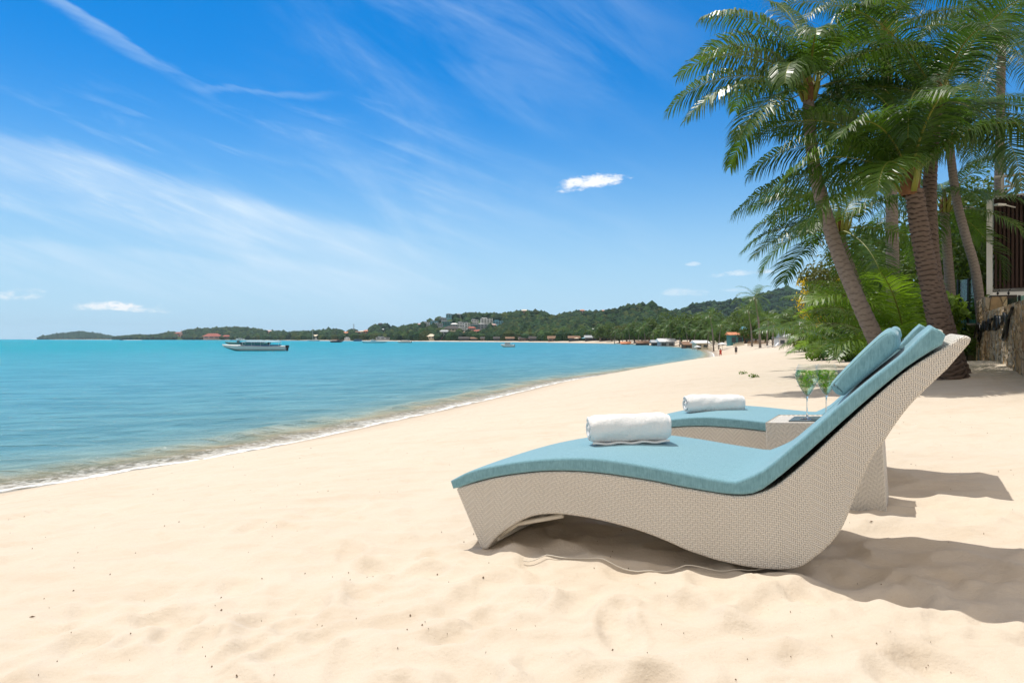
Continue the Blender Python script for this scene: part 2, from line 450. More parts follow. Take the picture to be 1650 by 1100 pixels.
def water_fn(t):
    p = t.geo(); sd = t.attr('shore'); d = t.m('MULTIPLY', sd, -1.0)
    x, y, z = t.sep(p)
    dist = t.m('SQRT', x*x + y*y)
    edge = (t.noise(p, .55, 4, .6) - .5)*1.3
    dw = d + edge
    ld = t.m('LOGARITHM', dw.max(.02) + 1.0, 10.0)
    patch = t.noise(t.scale(p, (.010, .03, 1)), 1.0, 4, .6)
    col = t.ramp(ld/3.6 + (patch - .5)*.05, [(0.0, (.60, .53, .41)), (.07, (.48, .44, .31)), (.115, (.34, .36, .26)), (.155, (.19, .31, .31)), (.24, (.10, .27, .34)),
        (.42, (.07, .275, .395)), (.55, (.035, .265, .385)), (.66, (.004, .26, .37)), (.80, (.0, .25, .35)), (1.0, (.0, .24, .31))])
    # wave relief: longer swell towards the shore plus chop
    a = math.radians(62)
    def rp(ang, sx, sy): 
        c, s_ = math.cos(R(ang)), math.sin(R(ang)); return t.comb((x*c + y*s_)*sx, (y*c - x*s_)*sy, 0.0)
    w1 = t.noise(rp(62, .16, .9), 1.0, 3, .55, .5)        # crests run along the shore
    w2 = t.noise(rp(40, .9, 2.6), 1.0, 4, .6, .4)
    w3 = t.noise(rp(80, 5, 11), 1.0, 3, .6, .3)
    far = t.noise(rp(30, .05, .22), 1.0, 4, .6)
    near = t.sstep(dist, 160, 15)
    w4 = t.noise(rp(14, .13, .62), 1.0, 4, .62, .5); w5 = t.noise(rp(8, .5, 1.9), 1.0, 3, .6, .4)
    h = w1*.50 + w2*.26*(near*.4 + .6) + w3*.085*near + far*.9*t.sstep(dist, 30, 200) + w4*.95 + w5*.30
    rip_shade = (w4*.45 + w5*.30 + w1*.25)
    col = t.mix(t.sstep(rip_shade, .38, .62), t.mix(1.0, col, (.80, .86, .89), 'MULTIPLY'), t.mix(1.0, col, (1.5, 1.25, 1.17), 'MULTIPLY'))  # ripple light and shade put into the water colour: paler crests, darker troughs
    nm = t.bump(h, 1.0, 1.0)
    # foam
    fo = t.noise(p, 7.0, 5, .7); fo2 = t.noise(p, 1.6, 4, .6)
    f1 = t.sstep(dw, 2.0, .5)*t.sstep(dw, -.3, .10)*t.sstep(fo + t.sstep(dw, 1.6, .3)*.12, .46, .66)*(t.sstep(fo2, .3, .55)*.7 + .3)
    f2 = t.sstep(dw, .34, .22)*t.sstep(dw, .02, .10)
    f3 = t.sstep((dw - 2.2).abs(), .25, .0)*t.sstep(fo, .62, .70)*.8
    foam = (f1*.55 + f2*.60 + f3).clamp()
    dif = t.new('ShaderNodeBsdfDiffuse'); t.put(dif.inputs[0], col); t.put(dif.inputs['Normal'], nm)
    tr = t.new('ShaderNodeBsdfTransparent'); tr.inputs[0].default_value = (.93, .96, .95, 1)
    m1 = t.new('ShaderNodeMixShader'); t.put(m1.inputs[0], t.sstep(dw, .1, 2.2)*.94 + .06*t.sstep(dw, 0, .2))
    t.L.new(tr.outputs[0], m1.inputs[1]); t.L.new(dif.outputs[0], m1.inputs[2])
    gl = t.new('ShaderNodeBsdfGlossy'); gl.inputs['Roughness'].default_value = .12; t.put(gl.inputs['Normal'], nm)
    gl.inputs[0].default_value = (.85, .95, 1, 1)
    fr = t.new('ShaderNodeFresnel'); fr.inputs[0].default_value = 1.33; t.put(fr.inputs['Normal'], nm)
    fac = E(t, fr.outputs[0])*.50
    m2 = t.new('ShaderNodeMixShader'); t.put(m2.inputs[0], fac); t.L.new(m1.outputs[0], m2.inputs[1]); t.L.new(gl.outputs[0], m2.inputs[2])
    fd = t.new('ShaderNodeBsdfDiffuse'); fd.inputs[0].default_value = (.80, .80, .76, 1)
    m3 = t.new('ShaderNodeMixShader'); t.put(m3.inputs[0], foam); t.L.new(m2.outputs[0], m3.inputs[1]); t.L.new(fd.outputs[0], m3.inputs[2])
    return m3.outputs[0]
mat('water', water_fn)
def hill_fn(t):
    p = t.geo(); n = t.noise(p, .05, 6, .7); return pbsdf(t, t.mix(n, (.022, .05, .016), (.07, .10, .03)), .95, None, .1)
mat('hill', hill_fn)
def forest_fn(t):
    p = t.geo(); c = t.attr('col', False); n = t.noise(p, .45, 5, .75); n2 = t.vor(p, .55)
    col = t.mix(t.sstep(n, .35, .7), c, t.mix(1.0, c, (1.7, 1.7, 1.3), 'MULTIPLY'))
    return pbsdf(t, col, .9, t.bump(n2 + n, 1.0, 1.6), .1)
mat('forest', forest_fn)

# ------------------------------------------------------------------ shoreline and terrain
WZ = -2.2; HW = 1.0 - WZ
shore_px = [(0, 795), (212, 759), (424, 723), (594, 687), (700, 664), (800, 641), (925, 612), (1018, 599), (1095, 588), (1144, 579), (1152, 573),
            (1144, 566), (1120, 561), (1071, 557), (1010, 554), (950, 552.8), (850, 551.2), (700, 550), (560, 549), (400, 547.9), (200, 547.15), (65, 546.8)]
SH = [(HW*(px - 825)/(py - HOR), HW*F/(py - HOR)) for px, py in shore_px]
k = SH[0]
SH = [(k[0] - 40, k[1] - 45), (k[0] - 9.5, k[1] - 13.5), (k[0] - 3.6, k[1] - 6.5)] + SH + [(SH[-1][0]*2.2, SH[-1][1]*2.15)]
SH = np.array([q for q in catmull(SH, 5)])
def shore_dist(X, Y):
    best = np.full(X.shape, 1e18); sgn = np.ones(X.shape)
    for i in range(len(SH) - 1):
        ax, ay = SH[i]; bx, by = SH[i + 1]; dx, dy = bx - ax, by - ay; L2 = dx*dx + dy*dy
        t = np.clip(((X - ax)*dx + (Y - ay)*dy)/L2, 0, 1)
        qx = X - (ax + t*dx); qy = Y - (ay + t*dy); d2 = qx*qx + qy*qy
        cr = dx*qy - dy*qx
        m = d2 < best; best = np.where(m, d2, best); sgn = np.where(m, np.where(cr < 0, 1.0, -1.0), sgn)
    return np.sqrt(best)*sgn
D0 = float(shore_dist(np.array([-.135]), np.array([3.31]))[0])
_dd = np.linspace(0, 60, 1201)
def prof_for(s0):
    sl = .004 + .052*(1 - sst(_dd, D0 + 1.5, D0 + 9)) + s0*(1 - sst(_dd, D0 - 7.5, D0 - .5))
    return np.concatenate([[0], np.cumsum((sl[1:] + sl[:-1])/2*(_dd[1] - _dd[0]))])
lo, hi = 0, .6
for _ in range(40):
    mid = (lo + hi)/2
    if np.interp(D0, _dd, prof_for(mid)) > -WZ: hi = mid
    else: lo = mid
_pf = prof_for(lo)
print('D0', D0, 'steep', lo)
rd = random.Random(4)
DENTS = []
for _ in range(420):
    a = rd.uniform(-.72, .72); r = rd.uniform(1.8, 3.2) if rd.random() < .35 else rd.uniform(2.5, 16)
    DENTS.append((r*math.sin(a), r*math.cos(a), rd.uniform(.08, .19), rd.uniform(.045, .085), rd.uniform(0, 3.14), rd.uniform(.005, .015)))
def ground_base(X, Y, sd=None):
    if sd is None: sd = shore_dist(X, Y)
    z = WZ + np.where(sd > 0, np.interp(sd, _dd, _pf), np.maximum(sd*.11, -5.0))
    low = 1 - .62*sst(np.hypot(X, Y), 450, 720); z = np.where(sd > 0, WZ + (z - WZ)*low, z)
    z = z + .27*np.exp(-(((X - 11)/4.2)**2 + ((Y - 15.5)/5.0)**2))
    return z
def ground_z(X, Y, sd=None, detail=True):
    X = np.asarray(X, float); Y = np.asarray(Y, float)
    if sd is None: sd = shore_dist(X, Y)
    z = ground_base(X, Y, sd)
    if detail:
        on = sst(sd, .3, 3.0)
        r = np.hypot(X, Y); fade = 1/(1 + (r/60)**2)
        loc = np.exp(-(((X - 1.2)/2.2)**2 + ((Y - 2.9)/1.5)**2))
        n = .018*pn(X*.9, Y*.9, 1) + .010*pn(X*2.3 + 9, Y*2.9, 2) + (.007 + .010*loc)*pn(X*4.6, Y*5.2 + 3, 3) + .0015*pn(X*11, Y*12, 4)
        rid = 1 - np.abs(pn(X*2.9 + 4, Y*3.6 + 1, 5)); n = n + (.010 + .026*loc)*(rid*rid - .55)
        n = n + .030*np.exp(-(((X - 1.0)/.9)**2 + ((Y - 2.35)/.22)**2))*(.6 + pn(X*2, Y*2, 8))
        z = z + n*on*fade
        z = z + .10*pn(X*.12, Y*.12, 9)*sst(sd, 6, 14)*sst(r, 12, 30)
        near = r < 18
        if near.any():
            xs = X[near]; ys = Y[near]; dz = np.zeros_like(xs)
            for cx, cy, a_, b_, th, dp in DENTS:
                dx = xs - cx; dy = ys - cy; sel = (np.abs(dx) < .5) & (np.abs(dy) < .5)
                if not sel.any(): continue
                ddx = dx[sel]; ddy = dy[sel]; c_, s_ = math.cos(th), math.sin(th)
                q = ((ddx*c_ + ddy*s_)/a_)**2 + ((ddy*c_ - ddx*s_)/b_)**2
                dz[sel] += dp*(-np.exp(-q*q*.9) + .55*np.exp(-(np.sqrt(q) - 1.45)**2*5))
            z[near] += dz*on[near]
    return z
def gz(x, y): return float(ground_z(np.array([x]), np.array([y]))[0])
def polar(angs, rads):
    A, Rr = np.meshgrid(angs, rads); X = (Rr*np.sin(A)).ravel(); Y = (Rr*np.cos(A)).ravel()
    na, nr = len(angs), len(rads); i = np.arange(nr - 1)[:, None]*na + np.arange(na - 1)[None, :]
    Fq = np.stack([i, i + na, i + na + 1, i + 1], -1).reshape(-1, 4)
    return X, Y, Fq[:, ::-1]
angs = np.concatenate([np.radians(np.linspace(-180, -46, 40))[:-1], np.radians(np.linspace(-46, 46, 780)), np.radians(np.linspace(46, 180, 40))[1:]])
rads = np.concatenate([[.02, .3, .7, 1.0, 1.25], 1.4*np.exp(np.arange(0, 330)*.0088), 1.4*math.exp(330*.0088)*np.exp(np.arange(1, 190)*.0325)])
rads = np.append(rads[rads < 8500], 8800)
X, Y, Fq = polar(angs, rads); sdv = shore_dist(X, Y); Z = ground_z(X, Y, sdv)
gobj = mesh_np('beach_sand', np.stack([X, Y, Z], 1), Fq, MATS['sand'], smooth=True, attrs={'shore': sdv})
tag(gobj, kind='structure')
# water
rw = np.concatenate([HW*F/(np.arange(300, 4, -.8)), HW*F/np.geomspace(4, .40, 70)])
aw = np.radians(np.concatenate([np.linspace(-130, -42, 60)[:-1], np.linspace(-42, 26, 700)]))
X, Y, Fq = polar(aw, rw); sdv = shore_dist(X, Y)
def wave_h(X, Y, sd):
    d = -sd; w = d + .9*pn(X*.10, Y*.10, 11)
    crest = .15*np.exp(-((w - 2.4)/.55)**2)*(.75 + .5*pn(X*.2, Y*.2, 12))
    sw = .030*np.sin(w*1.15 + 1.3*pn(X*.13, Y*.13, 13))*sst(d, 2, 6)*np.exp(-d/60.)
    return crest + sw + .010*pn(X*1.3, Y*1.3, 14)*sst(d, .2, 3)
Zw = WZ + wave_h(X, Y, sdv)
keep = (sdv[Fq] < 3.0).any(1); Fq = Fq[keep]
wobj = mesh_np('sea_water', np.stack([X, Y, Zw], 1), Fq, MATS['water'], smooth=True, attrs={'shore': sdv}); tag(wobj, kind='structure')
def land(px, dist, dz=0.0):
    p = at(px, dist, z=0); p.z = float(ground_base(np.array([p.x]), np.array([p.y]))[0]) + dz; return p

# ------------------------------------------------------------------ sun loungers
UA = R(-30)
LW = .82
body_top = [(-.165, .257), (-.072, .291), (.07, .336), (.24, .374), (.391, .397), (.554, .407), (.7, .405), (.839, .398), (.971, .386), (1.098, .378), (1.19, .376),
            (1.262, .392), (1.33, .428), (1.40, .492), (1.468, .563), (1.569, .675), (1.666, .780), (1.76, .875), (1.828, .930), (1.891, .974), (1.925, 1.003), (1.945, 1.012), (1.962, 1.002), (1.958, .985)]
body_back = [(1.895, .897), (1.798, .785), (1.745, .707), (1.706, .638), (1.666, .572), (1.634, .492), (1.602, .402), (1.569, .307), (1.527, .236), (1.468, .171), (1.424, .133), (1.38, .116), (1.312, .104), (1.219, .100), (1.098, .108)]
body_arch = [(.984, .129), (.892, .156), (.784, .180), (.642, .198), (.494, .206), (.353, .197), (.24, .165), (.139, .104), (.07, .050), (.012, -.02)]
seam = [(-.195, .296), (-.161, .312), (-.072, .355), (.07, .396), (.24, .434), (.438, .463), (.584, .473), (.7, .470), (.839, .461), (.971, .448), (1.098, .437), (1.175, .431)]
seam2 = [(1.190, .435), (1.289, .491), (1.38, .576), (1.468, .663), (1.544, .742), (1.655, .851), (1.747, .934), (1.796, .985), (1.840, 1.036), (1.864, 1.040), (1.885, 1.022)]
def extrude(outline, w0, w1, nv=2):
    """outline in x,z swept along y, as a bmesh-ready MB with n-gon caps"""
    n = len(outline); V = []; Fc = []
    for j in range(nv):
        y = w0 + (w1 - w0)*j/(nv - 1)
        V += [(x, y, z) for x, z in outline]
    for j in range(nv - 1):
        for i in range(n):
            i2 = (i + 1) % n; Fc.append((j*n + i, j*n + i2, (j + 1)*n + i2, (j + 1)*n + i))
    Fc.append(tuple(range(n - 1, -1, -1))); Fc.append(tuple((nv - 1)*n + i for i in range(n)))
    return MB().add(V, Fc)
def fix_normals(o):
    bm = bmesh.new(); bm.from_mesh(o.data); bmesh.ops.recalc_face_normals(bm, faces=bm.faces); bm.to_mesh(o.data); bm.free()
def shade(o, ang=35):
    o.data.polygons.foreach_set('use_smooth', [True]*len(o.data.polygons))
    m = o.modifiers.new('wn', 'WEIGHTED_NORMAL'); m.keep_sharp = False; m.weight = 100
def round_cushion(outline_fn, w0, w1, r, name, mats, parent, segs=5, ny=16, crown=0.0, split=0):
    """sweep a closed outline across the width, shrinking it towards both ends for soft, rolled edges"""
    base = [Vector((x, z)) for x, z in outline_fn]; n = len(base)
    area = sum(base[i].x*base[(i + 1) % n].y - base[(i + 1) % n].x*base[i].y for i in range(n))
    sg = 1 if area > 0 else -1; nor = []
    for i in range(n):
        e1 = (base[i] - base[i - 1]); e2 = (base[(i + 1) % n] - base[i])
        if e1.length < 1e-6: e1 = e2
        if e2.length < 1e-6: e2 = e1
        n1 = Vector((e1.y, -e1.x)).normalized()*sg; n2 = Vector((e2.y, -e2.x)).normalized()*sg
        q = (n1 + n2); nor.append(q.normalized() if q.length > 1e-5 else n1)
    rings = []
    for k in range(segs + 1):
        a = (math.pi/2)*k/segs; rings.append((w0 + r*(1 - math.sin(a)), r*(1 - math.cos(a))))
    rings = rings[::-1]
    ys = [q for q in rings]                                     # from the end cap inwards: (y, inset)
    ys = [(w0 + r*(1 - math.cos((math.pi/2)*k/segs)), r*(1 - math.sin((math.pi/2)*k/segs))) for k in range(segs + 1)]
    mid = [(w0 + r + (w1 - w0 - 2*r)*k/ny, 0.0) for k in range(1, ny)]
    ys2 = [(w1 - (y - w0), ins) for y, ins in ys][::-1]
    allr = ys + mid + ys2
    V = []
    for y, ins in allr:
        t = (y - w0)/(w1 - w0); cr = crown*math.sin(math.pi*min(max(t, 0), 1))**.6
        for p, q in zip(base, nor):
            V.append((p.x - q.x*ins, y, p.y - q.y*ins + (cr if q.y > .3 else 0)))
    Fc = []
    for j in range(len(allr) - 1):
        for i in range(n):
            i2 = (i + 1) % n; Fc.append((j*n + i, j*n + i2, (j + 1)*n + i2, (j + 1)*n + i))
    if split:                                                    # first half of the outline is the top edge, second half the underside
        for off in (0, (len(allr) - 1)*n):
            for i in range(split - 1): Fc.append((off + i, off + i + 1, off + n - 2 - i, off + n - 1 - i))
    else:
        Fc.append(tuple(range(n - 1, -1, -1))); Fc.append(tuple((len(allr) - 1)*n + i for i in range(n)))
    o = MB().add(V, Fc).build(name, mats, parent, smooth=True); fix_normals(o)
    for p in o.data.polygons:
        if len(p.vertices) > 4: p.use_smooth = False
    return o
def make_lounger():
    root = empty('sun_lounger', (-.135, 3.31, 0), UA)
    root.rotation_euler = (R(.8), 0, UA)
    top = [tuple(p) for p in catmull(body_top, 3)]; back = [tuple(p) for p in catmull(body_back, 3)]; arch = [tuple(p) for p in catmull(body_arch, 4)]
    out = top + back + arch + [(-.02, -.02)]
    b = extrude(out, 0, LW).build('woven_body', MATS['wicker'], root); fix_normals(b)
    bv = b.modifiers.new('bevel', 'BEVEL'); bv.width = .010; bv.segments = 3; bv.limit_method = 'ANGLE'; bv.angle_limit = R(50)
    # under-frame inside the arch
    f = MB()
    for y in (.05, LW - .05):
        f.tube([(.03, y, .02), (.16, y, .115), (.40, y, .185)], .011, 8)
    f.tube([(.05, .04, .03), (.05, LW - .04, .03)], .012, 8)
    f.build('under_frame', MATS['cable'], root, True)
    # cushion: seat and back in one, hinged at the knee
    topl = [tuple(p) for p in catmull(seam, 3)] + [tuple(p) for p in catmull(seam2, 3)]
    bot = [(-.186, .254), (-.150, .263)] + [(x, z + .004) for x, z in body_top[1:10]] + [(1.185, .382), (1.262, .398)]
    back_b = [(1.33, .452), (1.40, .520), (1.468, .590), (1.569, .697), (1.666, .797), (1.76, .889), (1.828, .944), (1.878, .980)]
    bot = [tuple(p) for p in catmull(bot + back_b, 3)]
    def resample(P, xs): return [(x, float(np.interp(x, [q[0] for q in P], [q[1] for q in P]))) for x in xs]
    xs = np.concatenate([np.linspace(0, 1, 60)])
    tx = -.190 + (1.886 + .190)*xs; tx[0] = -.190
    kx = np.argmin(abs(tx - 1.186)); tx[kx] = 1.184
    tp = resample([(-.195, .290)] + topl + [(1.892, 1.014)], tx); bx = -.182 + (1.880 + .182)*xs
    bt = resample(bot, bx)
    tp[0] = (-.197, .292); tp[-1] = (1.890, 1.012)
    outl = tp + bt[::-1]
    cu = round_cushion(outl, -.004, LW + .004, .013, 'cushion', MATS['teal_fabric'], root, 5, 14, .008, split=60)
    for p in cu.data.polygons:
        if abs(p.normal.y) > .9: p.use_smooth = False
    for yy in (.004, LW - .004):
        P = [(x, yy, z - .007) for x, z in topl]
        MB().tube(P, .0028, 6).build('piping', MATS['piping'], cu, True)
    # crease across the knee
    MB().tube([(1.182, .012, .4315), (1.182, LW - .012, .4315)], .0025, 6).build('seam', MATS['piping'], cu, True)
    # headrest pillow resting on the back cushion
    pil = [(1.524, .814), (1.525, .828), (1.592, .908), (1.657, .979), (1.701, 1.021), (1.723, 1.027), (1.743, 1.014), (1.752, .985), (1.746, .962), (1.700, .914), (1.640, .854), (1.580, .796), (1.566, .785), (1.548, .787), (1.534, .798)]
    pil = [tuple(p) for p in catmull(pil + [pil[0]], 3)][:-1]
    pw = round_cushion(pil, .06, LW - .14, .022, 'headrest_pillow', MATS['teal_fabric'], root, 5, 10, .012)
    P = [(x, .068, z - .006) for x, z in pil[:16]]
    MB().tube(P, .0026, 6).build('piping', MATS['piping'], pw, True)
    MB().box((1.80, .40, .955), (.20, .05, .004), 0).build('strap', MATS['teal_fabric'], pw)
    pw.children[-1].rotation_euler = (0, 0, 0)
    return root
lounger = make_lounger()
tag(lounger, 'nearer white woven wave-shaped lounger with teal cushion, filling the right foreground', 'sun lounger', 'pair of woven beach loungers')
l2 = copy_tree(lounger)
l2.location = (-.135 + .960, 3.31 + 1.606, -.020); l2.rotation_euler = (R(.8), R(-1.9), UA)
tag(l2, 'farther woven lounger with teal cushion, mostly hidden behind the side table and the nearer lounger', 'sun lounger')

# ------------------------------------------------------------------ rolled towels
def towel(name, center, length, rad, yaw, pitch, label, seed):
    root = empty(name, center, yaw); root.rotation_euler = (0, pitch, yaw)
    rr = random.Random(seed); n = 56; V = []; Fc = []; m = 22
    for i in range(m + 1):
        x = -length/2 + length*i/m
        e = min(i, m - i); k = (.78, .93, .985)[e] if e < 3 else 1.0
        for j in range(n):
            a = 2*math.pi*j/n; sag = 1 - .10*max(0, -math.sin(a))
            lump = 1 + .022*math.sin(3*a + x*9 + seed) + .016*math.sin(7*a + x*23) + .012*math.sin(x*40 + 2*a) + .014*math.sin(x*71 + 5*a + seed) - (.05 if abs(a - 5.35 - .05*math.sin(x*20)) < .07 else 0)
            V.append((x, math.cos(a)*rad*k*lump*1.04, math.sin(a)*rad*k*lump*sag))
    for i in range(m):
        for j in range(n):
            j2 = (j + 1) % n; Fc.append((i*n + j, (i + 1)*n + j, (i + 1)*n + j2, i*n + j2))
    b = MB().add(V, Fc); o = b.build('towel_roll', MATS['terry'], root, True); fix_normals(o)
    # spiral ends
    for s in (-1, 1):
        mb = MB(); P = []; turns = 3.2; T = 90
        for q in range(T + 1):
            a = q/T*turns*2*math.pi + .7; r = rad*(.84 - .74*q/T) + rad*.02*math.sin(q)
            P.append((s*(length/2 - .006 + .005*math.sin(q*.31)), r*math.cos(a), r*math.sin(a)*.95))
        mb.tube(P, rad*.105, 8); mb.build('rolled_end', MATS['terry'], root, True)
    # loose flap along the underside
    mb = MB(); V = []; Fc = []
    for i in range(m + 1):
        x = -length/2*.96 + length*.95*i/m
        for (y, z) in ((-rad*.62, -rad*.80), (-rad*.93, -rad*.80), (-rad*.99, -rad*.86), (-rad*.93, -rad*.93), (-rad*.2, -rad*.95)):
            V.append((x, y + .003*math.sin(i), z + .003*math.sin(i*.9 + seed)))
    for i in range(m):
        for j in range(4): Fc.append((i*5 + j, (i + 1)*5 + j, (i + 1)*5 + j + 1, i*5 + j + 1))
    mb.add(V, Fc); mb.build('loose_flap', MATS['terry'], root, True)
    tag(root, label, 'towel', 'rolled towels on the loungers'); return root
towel('rolled_towel', (.580, 3.40, .556), .40, .073, R(4), R(-1.5), 'rolled white terry towel lying on the nearer lounger cushion', 1)
towel('rolled_towel', (1.478, 5.0, .522), .43, .072, R(6), R(0), 'rolled white terry towel lying on the farther lounger cushion', 5)

# ------------------------------------------------------------------ side table between the loungers
TP = Vector((1.428, 3.85, .5345)); TU = Vector((.866, -.5, .055)); TV = Vector((.5, .866, 0))
table = empty('side_table', TP, UA); table.rotation_euler = (0, R(-3.3), UA)
def make_table():
    bm = bmesh.new(); L, w, h = .575, .466, .52
    vs = [bm.verts.new(p) for p in ((0, 0, -h), (L, 0, -h), (L, w, -h), (0, w, -h), (0, 0, 0), (L, 0, 0), (L, w, 0), (0, w, 0))]
    for q in ((0, 1, 5, 4), (1, 2, 6, 5), (2, 3, 7, 6), (3, 0, 4, 7), (3, 2, 1, 0)): bm.faces.new([vs[i] for i in q])
    t = bm.faces.new([vs[i] for i in (4, 5, 6, 7)])
    r = bmesh.ops.inset_region(bm, faces=[t], thickness=.105)
    bmesh.ops.translate(bm, verts=t.verts, vec=(0, 0, -.012))
    me = bpy.data.meshes.new('woven_box'); bm.to_mesh(me); bm.free()
    o = link('woven_box', me, MATS['wicker_table'], table)
    b = o.modifiers.new('bevel', 'BEVEL'); b.width = .007; b.segments = 3; b.limit_method = 'ANGLE'; b.angle_limit = R(40)
    MB().box((L/2, w/2, -.0075), (L - .215, w - .215, .005)).build('glass_top', MATS['tray_glass'], table)
make_table()
tag(table, 'white woven box side table standing between the two loungers, holding two drinks', 'side table')

# ------------------------------------------------------------------ goblets with mint drinks
def goblet(u, v, label, seed, s=1.0):
    p = TP + TU*u + TV*v; p.z -= .004
    root = empty('wine_glass', p, seed*1.3); root.scale = (s, s, s)
    bowl = [(.004, .128), (.012, .136), (.026, .155), (.044, .190), (.059, .222), (.0645, .243), (.063, .262), (.056, .290), (.0475, .312)]
    bowl = [tuple(q) for q in catmull(bowl, 4)]
    o = MB().lathe(bowl, 40).build('bowl', MATS['glass'], root, True)
    MB().tube([(.0477*math.cos(a), .0477*math.sin(a), .3125) for a in np.linspace(0, 2*math.pi, 41)], .0008, 5).build('rim', MATS['glass'], o, True)
    stem = [(.0085, .002), (.006, .010), (.0042, .03), (.0036, .07), (.0042, .110), (.0075, .130)]
    MB().lathe([tuple(q) for q in catmull(stem, 3)], 16).build('stem', MATS['glass_solid'], root, True)
    MB().lathe([(.0, .0015), (.036, .0005), (.037, .0022), (.02, .004), (.008, .008)], 32).build('foot', MATS['glass_solid'], root, True)
    liq = [(.0005, .134), (.011, .139), (.0245, .157), (.0425, .192), (.0572, .224), (.0626, .245), (.0608, .262), (.0555, .279), (.0, .279)]
    d = MB().lathe([tuple(q) for q in catmull(liq[:-1], 3)] + [(.0, .279)], 36).build('drink', MATS['drink'], root, True); fix_normals(d)
    rr = random.Random(seed); mb = MB()
    for i in range(95):
        zz = .277 - .092*rr.random()**1.2; rmax = np.interp(zz, [.15, .19, .224, .245, .28], [.017, .036, .050, .055, .049]); a = rr.uniform(0, 6.28); rad = rmax*math.sqrt(rr.random())
        c = Vector((rad*math.cos(a), rad*math.sin(a), zz)); q = Quaternion((rr.random() - .5, rr.random() - .5, rr.random() - .5), rr.uniform(0, 3)) if True else None
        q.normalize(); l = rr.uniform(.011, .019); w = l*.42
        pts = [(-l, 0, 0), (-l*.4, w, .002), (l*.3, w*.8, .003), (l, 0, 0), (l*.3, -w*.8, .003), (-l*.4, -w, .002), (0, 0, -.002)]
        V = [c + q @ Vector(k) for k in pts]
        for k in V:
            rm = np.interp(k.z, [.15, .19, .224, .245, .28], [.018, .038, .053, .058, .052]); h = math.hypot(k.x, k.y)
            if h > rm: k.x *= rm/h; k.y *= rm/h
            k.z = min(k.z, .2785)
        mb.add(V, [(6, 0, 1), (6, 1, 2), (6, 2, 3), (6, 3, 4), (6, 4, 5), (6, 5, 0)])
    m = mb.build('mint_leaves', MATS['mint'], root, False)
    a = m.data.attributes.new('tint', 'FLOAT', 'POINT'); a.data.foreach_set('value', [rr.random() for _ in m.data.vertices])
    for i in range(3):
        c = (rr.uniform(-.02, .02), rr.uniform(-.03, -.01), rr.uniform(.20, .255))
        MB().box(c, (.020, .020, .020), rr.uniform(0, 1.5)).build('ice_cube', MATS['ice'], root, bevel=.003)
    tag(root, label, 'wine glass', 'goblets on the side table'); return root
goblet(.195, .20, 'left goblet of iced mint drink, fully visible, on the woven side table', 1)
goblet(.288, .285, 'right goblet of iced mint drink, partly hidden by the near headrest pillow', 2, .985)

# thin cable lying on the sand under the near lounger
P = []
for i in range(40):
    t = i/39; x = .05 + t*1.02; y = 3.05 - .42*t + .03*math.sin(t*9); P.append((x, y, gz(x, y) + .012 + .006*math.sin(t*21)))
tag(MB().tube(P, .0022, 6).build('cable', MATS['cable'], None, True), 'thin pale cable lying on the sand under the nearer lounger', 'cable')

